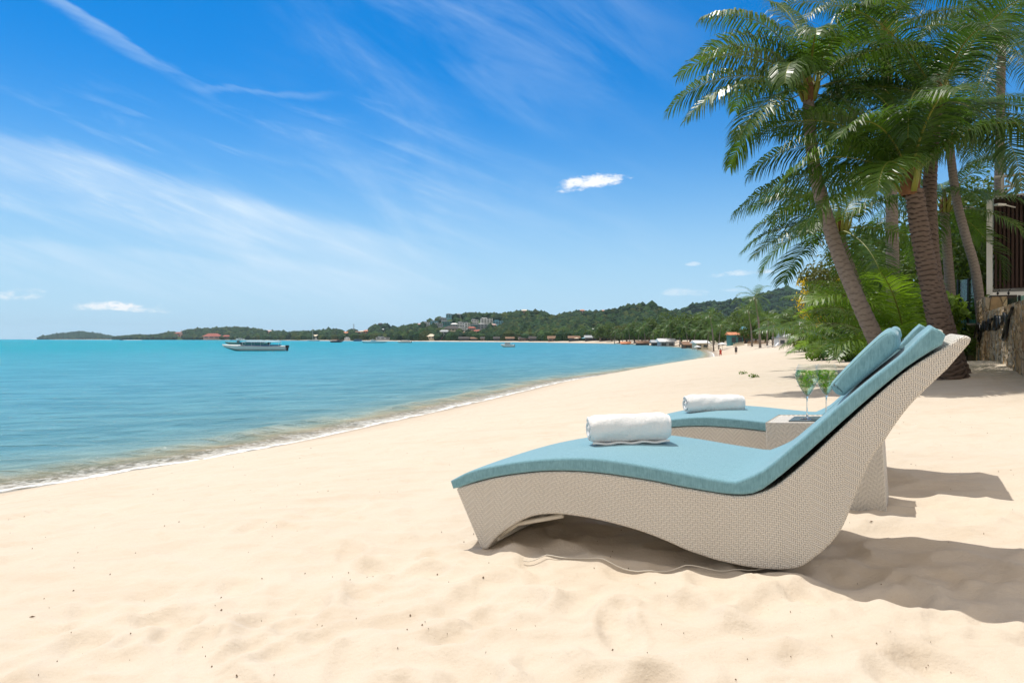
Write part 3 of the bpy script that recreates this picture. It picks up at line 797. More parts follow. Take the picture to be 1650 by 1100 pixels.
# ------------------------------------------------------------------ coconut palms
def frond_mesh(rr, L=3.6, el=1.0, droop=1.6, curl=0.0, nleaf=70, leaf_len=.75, leaf_w=.032, hang=.6, roll=0.0, segs=3, petiole=.16, bright=0):
    """one pinnate frond growing along +x from the origin, rising at angle el and bending over"""
    N = 26; P = [Vector((0, 0, 0))]; T = []
    for i in range(N):
        t = (i + .5)/N; a = el - droop*t**1.35; b = curl*t*t
        d = Vector((math.cos(a)*math.cos(b), math.cos(a)*math.sin(b), math.sin(a))); T.append(d); P.append(P[-1] + d*(L/N))
    T.append(T[-1])
    V = []; Fc = []; mi = []; tint = []
    def addq(vs, fs, m, tv):
        b = len(V); V.extend(vs); tint.extend([tv]*len(vs))
        for f in fs: Fc.append(tuple(i + b for i in f)); mi.append(m)
    # rachis, triangular section
    prev = None
    for i in range(N + 1):
        d = T[i]; side = Vector((-d.y, d.x, 0)); side = side.normalized() if side.length > .05 else Vector((0, 1, 0))
        up = side.cross(d).normalized()*-1
        if up.z < 0: up = -up
        w = .024*(1 - i/N)**.9 + .0035
        if i < 3: w *= 1.35 - i*.12
        ring = [P[i] + side*w, P[i] + up*w*.6, P[i] - side*w, P[i] - up*w*.5]
        if prev is not None: addq(prev + ring, [(k, (k + 1) % 4, 4 + (k + 1) % 4, 4 + k) for k in range(4)], 1, .7)
        prev = ring
    rollq = roll
    for k in range(nleaf):
        t = petiole + (1 - petiole)*(k + rr.uniform(-.25, .25))/nleaf
        if t >= .998: t = .998
        fi = t*N; i = int(fi); p = P[i].lerp(P[min(i + 1, N)], fi - i); d = T[i]
        side = Vector((-d.y, d.x, 0)); side = side.normalized() if side.length > .05 else Vector((0, 1, 0))
        up = d.cross(side).normalized()*-1
        if up.z < 0: up = -up
        q = Quaternion(d, rollq + curl*.3)
        side = q @ side; up = q @ up
        s_ = max(0.0, (t - petiole)/(1 - petiole)); ll = leaf_len*(.50 + .50*math.sin(math.pi*min(1, s_*1.0 + .10))**.7)*(1 if s_ < .88 else 1 - (s_ - .88)*3.2)
        fwd = .30 + .10*s_ + .55*s_**3
        for sg in (-1, 1):
            l = ll*rr.uniform(.86, 1.06); wv = leaf_w*rr.uniform(.85, 1.15)
            dd = (side*sg + d*(fwd + rr.uniform(-.1, .1)) + up*(.22 + rr.uniform(-.16, .14))).normalized()
            pts = [p.copy()]; cur = p.copy(); dv = dd.copy(); hg = hang*rr.uniform(.7, 1.3)
            for j in range(segs):
                cur = cur + dv*(l/segs); pts.append(cur.copy()); dv = (dv + Vector((0, 0, -1))*hg*(.50 + .30*j)).normalized()
            wd = (d - dd*d.dot(dd)).normalized()
            tv = max(0, min(1, rr.gauss(.45, .20)))
            vs = []; fs = []
            for j, pt in enumerate(pts):
                ww = wv*(.55, 1.0, .75, .08)[min(j, 3)] if segs == 3 else wv*(.6, 1, .08)[j]
                vs += [pt - wd*ww*.5, pt + wd*ww*.5]
            for j in range(segs): fs.append((2*j, 2*j + 1, 2*j + 3, 2*j + 2))
            addq(vs, fs, 0, tv)
    return V, Fc, mi, tint
def quads_obj(name, V, Fc, mi, tint, mats, parent, smooth=False):
    return mesh_np(name, np.array([tuple(v) for v in V]), np.array(Fc), mats, parent, smooth, mi, attrs={'tint': np.array(tint)})
def trunk_mesh(pts, radii, seed, ring_step=.085, jag=.10, flare=0.0, n=26, fine=.022):
    rr = random.Random(seed); C = [Vector(p) for p in catmull(pts, 12)]
    ln = [0.0]
    for i in range(1, len(C)): ln.append(ln[-1] + (C[i] - C[i - 1]).length)
    tot = ln[-1]; m = max(8, int(tot/fine)); V = []; Fc = []; ring = []
    lx = np.array(ln); cx = np.array([tuple(c) for c in C])
    for i in range(m + 1):
        s = tot*i/m; p = Vector([float(np.interp(s, lx, cx[:, k])) for k in range(3)])
        p2 = Vector([float(np.interp(min(tot, s + .05), lx, cx[:, k])) for k in range(3)]); p1 = Vector([float(np.interp(max(0, s - .05), lx, cx[:, k])) for k in range(3)])
        d = (p2 - p1).normalized(); a = d.cross(Vector((0, 1, 0))).normalized(); b = a.cross(d)
        r = float(np.interp(s/tot, np.linspace(0, 1, len(radii)), radii))
        if flare: r *= 1 + flare*math.exp(-s/.28)
        for k in range(n):
            th = 2*math.pi*k/n
            wv = .13*math.sin(th*3 + s*9) + .10*math.sin(th*5 + s*17) + .06*math.sin(th*11 + s*5)
            ph = (s/ring_step + wv) % 1.0
            saw = (1 - ph)                              # each leaf scar steps out, then tucks in
            rad = r*(1 + jag*(ph - .5)) + .004*math.sin(th*7 + s*31)
            V.append(p + a*math.cos(th)*rad + b*math.sin(th)*rad); ring.append(1.0 if ph < .16 else (.35 if ph < .26 else 0.0))
    for i in range(m):
        for k in range(n):
            k2 = (k + 1) % n; Fc.append((i*n + k, i*n + k2, (i + 1)*n + k2, (i + 1)*n + k))
    return V, Fc, ring
def palm(name, crown, trunk, radii, spec, label, seed, leafmat='palm_leaf', trunkmat='trunk_brown', L=3.6, jag=.10, ring=.085, flare=.35, nleaf=74, group='coconut palms beside the beach', hang=.6, husk=True, leaf_len=.75, lod=False):
    """spec: list of (azimuth deg, elevation deg, droop, length factor, roll)"""
    rr = random.Random(seed); base = Vector(trunk[0]) if trunk else Vector(crown)
    root = empty(name, base); cr = Vector(crown) - base
    if trunk:
        V, Fc, rg = trunk_mesh([tuple(Vector(p) - base) for p in trunk], radii, seed, ring, jag, flare, n=14 if lod else 26, fine=.06 if lod else .022)
        mesh_np('trunk', np.array([tuple(v) for v in V]), np.array(Fc), [MATS[trunkmat]], root, True, attrs={'ring': np.array(rg)})
    for az, el, dr, lf, ro in spec:
        V, Fc, mi, ti = frond_mesh(rr, L*lf, R(el), R(dr), rr.uniform(-.35, .35), int(nleaf*.98), leaf_len*1.12*(.8 + .2*lf), .060 if lod else .033, hang*1.5*rr.uniform(.6, 1.4), ro, 3)
        off = rr.uniform(-.25, .25)
        ti = [max(0, min(1, q + off)) for q in ti]
        o = quads_obj('frond', V, Fc, mi, ti, [MATS[leafmat], MATS['petiole']], root)
        o.location = cr + Vector((0, 0, .04)); o.rotation_euler = (0, 0, R(az))
    if husk:
        r0 = radii[-1] if radii else .12
        mb = MB(); mb.lathe([tuple(q) for q in catmull([(r0*.9, -.22), (r0*1.08, -.10), (r0*1.0, .08), (r0*.6, .30), (r0*.2, .60)], 4)], 16)
        o = mb.build('crown_shaft', MATS['husk'], root, True); o.location = cr
        mb = MB()
        for i in range(8):                                 # thick leaf bases hugging the shaft
            a = rr.uniform(0, 6.28); c, s_ = math.cos(a), math.sin(a); k = rr.uniform(.8, 1.3)
            mb.tube([(c*r0*.9, s_*r0*.9, -.16), (c*r0*1.75*k, s_*r0*1.75*k, .10), (c*r0*2.2*k, s_*r0*2.2*k, .42)], [.040, .036, .022], 6)
        o = mb.build('leaf_base', MATS['petiole'], root, True); o.location = cr
    tag(root, label, 'palm tree', group); return root
def fan(n, seed, lo=-35, hi=80, dr=(55, 105), az0=0, azr=360, lf=(.8, 1.05)):
    rr = random.Random(seed); out = []
    for i in range(n):
        t = (i + .5)/n; az = az0 + (i*137.5) % azr if azr >= 360 else az0 + rr.uniform(0, azr)
        el = hi + (lo - hi)*t + rr.uniform(-7, 7); out.append((az, el, rr.uniform(*dr)*(1.05 - .35*t), rr.uniform(*lf), rr.uniform(-.35, .35)))
    return out
def clear_right(sp, lo=22):                                     # nothing hangs in front of the louvred building
    return [q for q in sp if not (math.cos(R(q[0])) > .25 and q[1] < lo)]
g0 = lambda px, d: at(px, d, z=0)
def gpt(px, d, sink=.12):
    p = at(px, d, z=0); p.z = gz(p.x, p.y) - sink; return tuple(p)
# A: tall leaning palm on the left of the grove
dA = 13.2
A = palm('palm_tree', at(1303, dA + .6, 150), [gpt(1448, dA), tuple(at(1412, dA, 548)), tuple(at(1380, dA, 478)), tuple(at(1346, dA + .2, 395)), tuple(at(1316, dA + .4, 290)), tuple(at(1304, dA + .6, 200)), tuple(at(1303, dA + .6, 158))],
     [.17, .155, .14, .13, .125, .115, .105],
     [(176, 26, 78, 1.05, .15), (196, 12, 66, 1.0, -.15), (168, 50, 88, 1.0, .1), (212, -8, 58, .85, 0), (150, 66, 92, .95, .3), (186, 72, 92, 1.0, -.1),
      (95, 82, 50, 1.0, 0), (60, 60, 80, 1.0, .2), (110, 45, 85, .95, 0), (20, 52, 85, 1.0, .2), (0, 22, 72, 1.0, 0), (330, 40, 90, .95, .2), (300, 68, 95, .85, 0),
      (255, 62, 115, .72, 0), (40, 5, 55, .9, 0), (125, -5, 60, .8, 0), (232, 30, 100, .72, 0)],
     'tall palm with a smooth curved trunk leaning left, its crown standing alone against the sky', 11, 'palm_leaf', 'trunk_grey', 2.95, .03, .11, .25, 78, hang=.95)
# B: stout front palm
dB = 12.5
B = palm('palm_tree', at(1466, dB, 296), [gpt(1534, dB + .2), tuple(at(1518, dB, 545)), tuple(at(1497, dB, 450)), tuple(at(1482, dB, 370)), tuple(at(1473, dB, 306))],
     [.235, .188, .168, .158, .152],
     [(100, 84, 80, 1.1, .0), (140, 74, 108, 1.05, .3), (262, 66, 100, .85, .1), (182, 40, 88, 1.05, .3), (174, 16, 62, 1.1, .2), (198, 0, 55, .9, .1), (165, 60, 95, 1.05, .2),
      (20, 66, 85, 1.1, .3), (350, 52, 92, 1.0, -.2), (330, 60, 110, .8, .2), (60, 45, 80, 1.05, 0), (225, 22, 85, .75, 0),
      (120, 22, 70, 1.0, 0), (215, 56, 105, .85, .3), (80, 78, 60, 1.1, 0), (192, 26, 75, 1.0, .4)],
     'stout palm with thick ridged brown trunk and yellow leaf bases behind the nearer lounger', 22, 'palm_leaf', 'trunk_brown', 3.1, .20, .088, .40, 84, hang=.7)
# C: its darker twin close behind
dC = 13.4
Cc = palm('palm_tree', at(1512, dC + .3, 165), [gpt(1546, dC), tuple(at(1530, dC, 545)), tuple(at(1507, dC, 450)), tuple(at(1499, dC, 360)), tuple(at(1499, dC + .2, 280)), tuple(at(1508, dC + .3, 172))],
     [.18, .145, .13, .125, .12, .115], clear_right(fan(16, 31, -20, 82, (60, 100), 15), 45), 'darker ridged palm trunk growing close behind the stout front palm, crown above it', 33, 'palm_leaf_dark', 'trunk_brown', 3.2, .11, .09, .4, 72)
# F: crown at the upper right corner
dF = 25.0
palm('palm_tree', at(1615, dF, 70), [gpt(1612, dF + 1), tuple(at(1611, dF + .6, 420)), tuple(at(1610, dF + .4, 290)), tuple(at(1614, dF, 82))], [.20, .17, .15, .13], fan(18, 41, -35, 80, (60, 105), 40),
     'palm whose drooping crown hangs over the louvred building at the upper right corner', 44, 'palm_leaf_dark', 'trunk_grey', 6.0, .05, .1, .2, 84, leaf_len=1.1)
# E: slim grey leaning palm left of the building
dE = 20.6
palm('palm_tree', at(1530, dE + .5, 225), [gpt(1588, dE), tuple(at(1574, dE, 450)), tuple(at(1556, dE, 380)), tuple(at(1541, dE + .3, 320)), tuple(at(1530, dE + .5, 235))], [.15, .135, .125, .12, .115], clear_right(fan(15, 51, -35, 75, (60, 105), 70), 45),
     'grey palm trunk leaning left beside the white corner post of the building', 55, 'palm_leaf_dark', 'trunk_grey', 3.0, .04, .1, .2, 64)
dD = 22.0
palm('palm_tree', at(1522, dD, 335), [gpt(1538, dD), tuple(at(1532, dD, 480)), tuple(at(1526, dD, 400)), tuple(at(1522, dD, 342))], [.17, .15, .14, .13], fan(14, 61, -35, 75, (60, 105), 10),
     'thin grey upright palm trunk seen between the stout palm and the leaning grey palm', 66, 'palm_leaf', 'trunk_grey', 3.3, .04, .1, .2, 60)
dG = 17.0
palm('palm_tree', at(1352, dG, 372), [gpt(1425, dG + .6), tuple(at(1396, dG + .4, 500)), tuple(at(1372, dG + .2, 440)), tuple(at(1353, dG, 382))], [.16, .14, .12],
     [(180, 30, 80, 1.0, .2), (190, 5, 55, 1.0, 0), (172, 55, 95, 1.0, .2), (200, -18, 45, .95, 0), (165, 15, 65, 1.0, 0), (150, 68, 90, .95, 0)] + fan(9, 71, -30, 78, (60, 100), 30),
     'palm behind the leaning trunk, its ragged fronds reaching left over the sky', 77, 'palm_leaf', 'trunk_grey', 2.5, .04, .1, .2, 66)
# K: another crown filling the middle of the grove, higher up
dK = 19.0
palm('palm_tree', at(1425, dK, 60), [gpt(1440, dK + 1), tuple(at(1436, dK + .6, 300)), tuple(at(1426, dK, 72))], [.2, .16, .13], fan(17, 81, -35, 80, (60, 105), 100),
     'tall palm rising behind the stout front palm, its crown touching the top of the picture', 88, 'palm_leaf_dark', 'trunk_grey', 4.0, .04, .1, .2, 72, leaf_len=.85)
# low, stemless young palms in the understorey
dH = 15.6
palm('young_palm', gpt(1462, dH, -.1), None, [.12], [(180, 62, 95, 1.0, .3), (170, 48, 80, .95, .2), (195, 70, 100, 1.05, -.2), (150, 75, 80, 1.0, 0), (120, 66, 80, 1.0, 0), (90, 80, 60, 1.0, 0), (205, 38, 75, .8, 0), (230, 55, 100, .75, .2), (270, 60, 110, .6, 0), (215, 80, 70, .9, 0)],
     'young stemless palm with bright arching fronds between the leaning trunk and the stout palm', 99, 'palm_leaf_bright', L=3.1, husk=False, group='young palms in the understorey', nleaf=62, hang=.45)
palm('young_palm', gpt(1395, 21, -.1), None, [.12], fan(14, 91, 20, 80, (60, 100), 20), 'young palm with low fronds arching behind the leaning trunk', 101, 'palm_leaf', L=3.6, husk=False, group='young palms in the understorey', nleaf=56)
palm('young_palm', gpt(1345, 34, -.4), None, [.12], fan(16, 93, 5, 80, (60, 105), 50), 'bushy low palm fronds at the sand edge left of the leaning trunk', 103, 'palm_leaf_bright', L=2.3, husk=False, group='young palms in the understorey', nleaf=48)
palm('young_palm', gpt(1310, 46, -.4), None, [.12], fan(15, 95, 5, 80, (60, 105), 80), 'small low palm above the white fence beside the kayaks', 104, 'palm_leaf', L=2.4, husk=False, group='young palms in the understorey', nleaf=44)

# ------------------------------------------------------------------ broadleaf trees
def leaf_cloud(n, lobes, size, seed, surf=.55):
    """n leaf quads spread through ellipsoid lobes [(x,y,z,rx,ry,rz)]"""
    rs = np.random.RandomState(seed); w = np.array([a[3]*a[4]*a[5] for a in lobes])**.8; w = w/w.sum()
    ix = rs.choice(len(lobes), n, p=w); Lb = np.array(lobes)[ix]
    d = rs.normal(size=(n, 3)); d /= np.linalg.norm(d, axis=1)[:, None]
    rad = (surf + (1 - surf)*rs.rand(n))[:, None]*(1 + .16*np.sin(d[:, :1]*7 + Lb[:, :1]*3)*np.cos(d[:, 2:3]*6))
    rad *= np.where(rs.rand(n)[:, None] < .06, 1.18, 1.0)
    c = Lb[:, :3] + d*rad*Lb[:, 3:6]
    nrm = d*.6 + rs.normal(size=(n, 3))*.6 + np.array([0, 0, .3]); nrm /= np.linalg.norm(nrm, axis=1)[:, None]
    a = np.cross(nrm, rs.normal(size=(n, 3))); a /= np.linalg.norm(a, axis=1)[:, None]; b = np.cross(nrm, a)
    s = (size*rs.uniform(.6, 1.3, n))[:, None]
    V = np.stack([c - a*s, c + b*s*.45 + nrm*s*.1, c + a*s, c - b*s*.45 + nrm*s*.1], 1).reshape(-1, 3)
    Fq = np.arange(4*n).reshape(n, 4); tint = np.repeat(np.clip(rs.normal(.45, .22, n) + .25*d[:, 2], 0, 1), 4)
    return V, Fq, tint
def lobes_for(rr, rx, rz, h, n=8):
    L = []
    for i in range(n):
        a = rr.uniform(0, 6.28); q = rr.uniform(.25, .62); k = rr.uniform(.34, .55)
        L.append((math.cos(a)*rx*q, math.sin(a)*rx*q, h + rz*rr.uniform(-.55, .62), rx*k, rx*k, rz*k*rr.uniform(.75, 1.1)))
    L.append((0, 0, h, rx*.55, rx*.55, rz*.6)); return L
def tree(name, p, rx, rz, h, leafmat, label, seed, n=2600, size=.16, group=None, trunk_r=.12, cat='tree', nl=9):
    rr = random.Random(seed); root = empty(name, p)
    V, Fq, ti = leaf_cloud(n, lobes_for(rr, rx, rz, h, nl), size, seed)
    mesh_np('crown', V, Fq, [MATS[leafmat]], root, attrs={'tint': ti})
    mb = MB(); mb.tube([(0, 0, -.4), (.05, 0, h*.4), (0, .05, h*.8)], [trunk_r*1.2, trunk_r, trunk_r*.7], 8)
    for i in range(5):
        a = i*1.26 + rr.random(); mb.tube([(0, 0, h*.55), (math.cos(a)*rx*.3, math.sin(a)*rx*.3, h*.9), (math.cos(a)*rx*.6, math.sin(a)*rx*.6, h + rz*.2)], [trunk_r*.6, trunk_r*.4, trunk_r*.15], 6)
    mb.build('trunk', MATS['bark'], root, True)
    tag(root, label, cat, group); return root
G1 = 'garden trees behind the palms'
cassia = tree('flowering_tree', at(1345, 30, z=gz(*at(1345, 30, z=0)[:2])), 1.75, 1.75, 2.55, 'leaf_olive', 'small tree hung with yellow blossom behind the leaning palm trunk', 201, 3600, .11, G1)
rs = random.Random(9); BL = []
for i in range(15):
    a = rs.uniform(0, 6.28); BL.append((math.cos(a)*1.35*rs.uniform(.4, 1), -abs(math.sin(a))*1.3, 2.55 + rs.uniform(-1.3, 1.5), .26, .26, .36))
BL += [(-1.6, -.2, 2.5, .3, .3, .5), (-1.55, -.3, 3.3, .3, .3, .3), (-1.5, -.4, 2.0, .25, .25, .4)]
V, Fq, ti = leaf_cloud(1500, BL, .055, 5, .2)
mesh_np('blossom', V, Fq, [MATS['blossom']], cassia, attrs={'tint': ti})
for i, (px, d, rx, rz, h, lm, lab) in enumerate([
    (1400, 27, 2.3, 2.2, 2.6, 'leaf', 'dense dark tree directly behind the leaning palm trunk'),
    (1450, 30, 3.0, 3.0, 3.6, 'leaf', 'tall dense tree filling the gap left of the stout palm'),
    (1500, 25, 2.4, 2.5, 2.8, 'leaf', 'shaded tree behind the two ridged palm trunks'),
    (1550, 27, 2.6, 3.0, 3.4, 'leaf', 'shaded tree between the grey palm trunks'),
    (1585, 31, 2.8, 3.6, 4.6, 'leaf', 'tall leafy tree just left of the louvred building'),
    (1640, 38, 4.0, 3.0, 4.0, 'leaf', 'tree hidden for the most part behind the louvred building'),
    (1375, 40, 3.4, 3.0, 3.0, 'leaf_olive', 'olive green tree behind the tree with yellow blossom'),
    (1535, 21.5, 1.3, .9, .9, 'leaf', 'low dark shrub behind the teal picket fence'),
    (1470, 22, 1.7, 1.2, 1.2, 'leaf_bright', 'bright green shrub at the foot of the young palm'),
    (1425, 19.5, 1.1, .55, .5, 'leaf_bright', 'low bright shrub beside the foot of the leaning palm'),
    (1388, 44, 1.5, .6, .5, 'leaf', 'round low green bush at the sand edge right of the white sunbeds'),
    (1336, 29, 1.0, .7, .55, 'leaf_bright', 'bright rounded shrub beneath the tree with yellow blossom'),
    (1372, 27, 1.1, .8, .6, 'leaf', 'leafy shrub between the yellow blossom tree and the leaning trunk'),
    (1306, 40, 1.4, 1.0, .8, 'leaf_olive', 'olive shrub left of the tree with yellow blossom'),
    (1330, 42, 2.0, 1.9, 2.2, 'leaf_bright', 'light green tree behind the yellow blossom tree'),
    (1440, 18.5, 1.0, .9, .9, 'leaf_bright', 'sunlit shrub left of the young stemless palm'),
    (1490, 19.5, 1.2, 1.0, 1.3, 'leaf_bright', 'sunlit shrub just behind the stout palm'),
    (1420, 34, 2.6, 2.2, 4.4, 'leaf_olive', 'tall olive tree high behind the leaning palm'),
    (1560, 22.8, 1.4, 1.5, 2.2, 'leaf', 'dark bushy tree beside the white corner post')]):
    p = at(px, d, z=0); p.z = gz(p.x, p.y)
    tree('shrub' if h < 1.5 else 'broadleaf_tree', p, rx, rz, h, lm, lab, 300 + i, int(900 + rx*rz*420), .13, G1 if h >= 1.5 else 'shrubs at the foot of the grove', .12 if h > 1.5 else .03, 'shrub' if h < 1.5 else 'tree')

# ------------------------------------------------------------------ right edge: stone wall, louvred building, fences
wa = Vector((13.35, 19.6, 0)); wb = Vector((6.6, 7.75, 0)); wd = (wb - wa).normalized(); wn = Vector((-wd.y, wd.x, 0))
if wn.x > 0: wn = -wn                                            # faces the beach
def wall_pt(s, z, out=0.0): p = wa + wd*s + wn*out; return Vector((p.x, p.y, z))
rr = random.Random(12)
root = empty('stone_wall', (wa.x, wa.y, 0))
def wall_seg(name, s0, s1, z1a, z1b, thick, nlen, mat_, parent, z0=-.2, amp=.035, out=0.0):
    nz = 34; V = []; Fc = []
    for i in range(nlen + 1):
        s = s0 + (s1 - s0)*i/nlen; zt = z1a + (z1b - z1a)*i/nlen
        for j in range(nz + 1):
            z = z0 + (zt - z0)*j/nz
            e = amp*(rr.random() - .4) if 0 < i < nlen and j < nz else 0
            V.append(wall_pt(s, z + (0 if j < nz else rr.uniform(-.012, .012)), out + e))
    for i in range(nlen):
        for j in range(nz): Fc.append((i*(nz + 1) + j, (i + 1)*(nz + 1) + j, (i + 1)*(nz + 1) + j + 1, i*(nz + 1) + j + 1))
    b = len(V)                                                    # back, top and ends
    for i in (0, nlen):
        s = s0 + (s1 - s0)*i/nlen; zt = z1a + (z1b - z1a)*i/nlen
        V.append(wall_pt(s, z0, out - thick)); V.append(wall_pt(s, zt, out - thick))
    e1 = nlen*(nz + 1)
    Fc += [(b, b + 2, b + 3, b + 1)]
    Fc += [tuple([i*(nz + 1) + nz for i in range(nlen + 1)] + [b + 3, b + 1])]
    Fc += [tuple([j for j in range(nz + 1)] + [b + 1, b])[::-1], tuple([e1 + j for j in range(nz + 1)] + [b + 3, b + 2])]
    V = [v - Vector((wa.x, wa.y, 0)) for v in V]
    o = MB().add(V, Fc).build(name, mat_, parent); fix_normals(o); return o
wall_seg('wall', 2.35, 13.6, 1.69, 1.69, .45, 170, MATS['stone'], root)
wall_seg('end_pier', 0, 2.34, 2.08, 2.08, .46, 44, MATS['stone'], root, out=.01)
tag(root, 'rough tan rubble stone wall with a taller end pier at the right edge', 'stone wall')
# black metal script lettering fixed to the wall
root = empty('wall_lettering', (wa.x, wa.y, 0)); S0 = Vector((wa.x, wa.y, 0))
def wl(s, z, o=.05): return wall_pt(s, z, o) - S0
def stroke(P, r=.026):
    return [tuple(wl(s, z)) for s, z in [tuple(q) for q in catmull(P, 5)]], r
base_z = lambda s: 1.30 + .010*s
glyphs = []
def G(s0, pts, w=1.0, h=1.0, r=.026): glyphs.append(([(.15 + (s0 + x*w)*1.48, base_z(s0*1.48) + y*h*.9) for x, y in pts], r*.95))
G(.15, [(-.25, -.30), (0, 0), (.18, .14), (.28, .05), (.22, -.12), (.30, -.18)], 1.6, 1, .030)          # opening stroke
G(.55, [(0, -.12), (.10, .12), (.22, -.10), (.28, .05), (.24, -.22), (.06, -.42), (.0, -.28), (.3, -.10)], 2.0)
G(1.3, [(0, -.10), (.08, .14), (.16, -.12), (.24, .12), (.32, -.10), (.42, .02)], 1.7, 1, .034)
G(2.1, [(0, -.05), (.14, .15), (.2, -.05), (.1, -.14), (.05, -.02), (.3, .10), (.42, .16)], 1.6, 1, .032)
G(2.85, [(0, -.14), (.18, .0), (.30, .20), (.20, -.10), (.32, -.14), (.45, .06)], 1.3, 1, .034)
G(3.45, [(0, .16), (.10, -.12), (.22, .14), (.32, -.05), (.5, .14)], 1.4, 1, .034)
G(4.1, [(0, .05), (.14, .18), (.24, -.08), (.34, .12), (.36, .0), (.2, -.34), (.02, -.42), (.08, -.22), (.42, .10), (.62, .26)], 1.5, 1, .030)
for i, (pts, r) in enumerate(glyphs):
    P = [tuple(wl(s, z)) for s, z in [tuple(q) for q in catmull(pts, 5)]]
    MB().tube(P, r, 6).build('letter', MATS['black_metal'], root, True)
tag(root, 'black metal script lettering fixed to the rubble stone wall', 'sign')
# louvred building
bl = at(1589, 22, z=0); yaw = R(-36); bd = Vector((math.cos(yaw), math.sin(yaw), 0)); bnn = Vector((math.sin(yaw), -math.cos(yaw), 0))
root = empty('louvred_building', (bl.x, bl.y, 0), yaw)
MB().box((3.6, .6 + 1.5, 2.9), (6.9, 3.0, 5.4)).box((3.6, .30, .95), (6.9, .5, 3.1)).build('wall', MATS['white_paint'], root)
MB().box((.09, .02, 3.35), (.16, .20, 4.2)).build('corner_post', MATS['white_paint'], root)
mb = MB(); z0, z1 = 2.62, 5.52
i = 0; x = .26
while x < 6.9:
    mb.box((x, .035, (z0 + z1)/2), (.062, .075, z1 - z0)); x += .108
for zz in (z0 + .26, z0 + 1.13, z0 + 1.95, z1 - .30): mb.box((3.6, .085, zz), (6.8, .028, .05))
mb.box((3.6, .30, (z0 + z1)/2), (6.8, .02, z1 - z0)); mb.build('louvre_screen', MATS['louvre'], root)
mb = MB(); zt0, zt1 = 5.54, 6.14; bw = .62
for q in range(11):
    x0 = .42 + q*bw
    mb.box((x0, .0, (zt0 + zt1)/2), (.07, .14, zt1 - zt0))
    for a in (0.55, -0.55):
        c, s_ = math.cos(a), math.sin(a); l = .28
        for e in (-1, 1):
            for (xx, zz, aa) in ((x0 + bw/2, (zt0 + zt1)/2, a*1.35),):
                c, s_ = math.cos(aa), math.sin(aa); hw = .30; th = .028
                V = [(xx + c*u_*hw - s_*w_*th, y_, zz + s_*u_*hw + c*w_*th) for y_ in (-.06, .06) for u_, w_ in ((-1, -1), (1, -1), (1, 1), (-1, 1))]
        mb.add(V, [(0, 1, 2, 3), (7, 6, 5, 4), (0, 4, 5, 1), (1, 5, 6, 2), (2, 6, 7, 3), (3, 7, 4, 0)])
    mb.box((x0 + bw/2, 0, (zt0 + zt1)/2), (bw - .08, .10, .05))
mb.box((3.75, 0, zt1 + .03), (7.1, .18, .06)).box((3.75, 0, zt0 - .005), (7.1, .18, .05))
mb.build('parapet', MATS['concrete'], root)
for xx in (-.1, .75):
    o = MB().tube([(xx, -.02, 5.15), (xx - .25, -.35, 5.2)], .02, 6).box((xx - .38, -.48, 5.2), (.30, .16, .06), .8).build('floodlight', MATS['white_paint'], root)
tag(root, 'modern building faced with dark vertical louvres, white corner post and patterned parapet', 'building')
p = at(1616, 19.4, z=0)
root = empty('planter_box', (p.x, p.y, 0), R(-30)); MB().box((0, 0, 2.10), (.62, .35, .27)).build('box', MATS['dark_box'], root, bevel=.01)
mb = MB(); mb.box((0, .0, 1.2), (.50, .26, 1.6)); mb.build('pedestal', MATS['teal_metal'], root)
mb = MB()
for xx in (-.12, .13): mb.tube([(xx, 0, 2.2), (xx, 0, 2.36), (xx + .05, 0, 2.40)], .012, 6).lathe([(.0, 2.26), (.03, 2.27), (.03, 2.32), (0, 2.33)], 8, (xx, 0, 0))
mb.build('tap', MATS['black_metal'], root, True); tag(root, 'dark box with two small fittings standing behind the stone wall', 'box')
def gl2(t):
    tr = t.new('ShaderNodeBsdfTransparent'); tr.inputs[0].default_value = (.55, .75, .72, 1); g = t.new('ShaderNodeBsdfGlossy'); g.inputs['Roughness'].default_value = .03
    m = t.new('ShaderNodeMixShader'); m.inputs[0].default_value = .12; t.L.new(tr.outputs[0], m.inputs[1]); t.L.new(g.outputs[0], m.inputs[2]); return m.outputs[0]
mat('tinted_glass', gl2)
def panel_line(name, pa, pb, z0, z1, th, matn, label, cat, posts=0, postmat='black_metal'):
    v = pb - pa; L_ = math.hypot(v.x, v.y); r = empty(name, (pa.x, pa.y, 0), math.atan2(v.y, v.x))
    MB().box((L_/2, 0, (z0 + z1)/2), (L_, th, z1 - z0)).build('panel', MATS[matn], r)
    for i in range(posts): MB().box((L_*i/(posts - 1), -.03, (z0 + z1)/2), (.05, .05, z1 - z0 + .04)).build('post', MATS[postmat], r)
    tag(r, label, cat); return r
panel_line('glass_fence', at(1545, 21.5, z=0), at(1579, 20.6, z=0), 1.35, 2.85, .02, 'tinted_glass', 'tinted glass balustrade panel between the palms and the stone pier', 'glass fence', 3)
panel_line('glass_fence', at(1604, 19.2, z=0), at(1700, 14.2, z=0), 1.55, 2.05, .02, 'tinted_glass', 'low glass balustrade running along the top of the stone wall', 'glass fence', 5)
r = empty('picket_fence', at(1524, 21.2, z=0), R(-10)); mb = MB()
for i in range(17): mb.box((i*.062, 0, 1.42), (.036, .02, .34))
mb.box((.5, .02, 1.33), (1.06, .02, .03)).box((.5, .02, 1.52), (1.06, .02, .03)); mb.build('pickets', MATS['teal_metal'], r); tag(r, 'short teal picket fence on top of the white garden wall', 'fence')
r = empty('garden_wall', at(1496, 21.3, z=0), R(-7)); MB().box((.62, 0, .6), (1.65, .25, 1.3)).build('wall', MATS['white_paint'], r, bevel=.01); tag(r, 'low white rendered wall between the stout palm and the mossy block', 'wall')
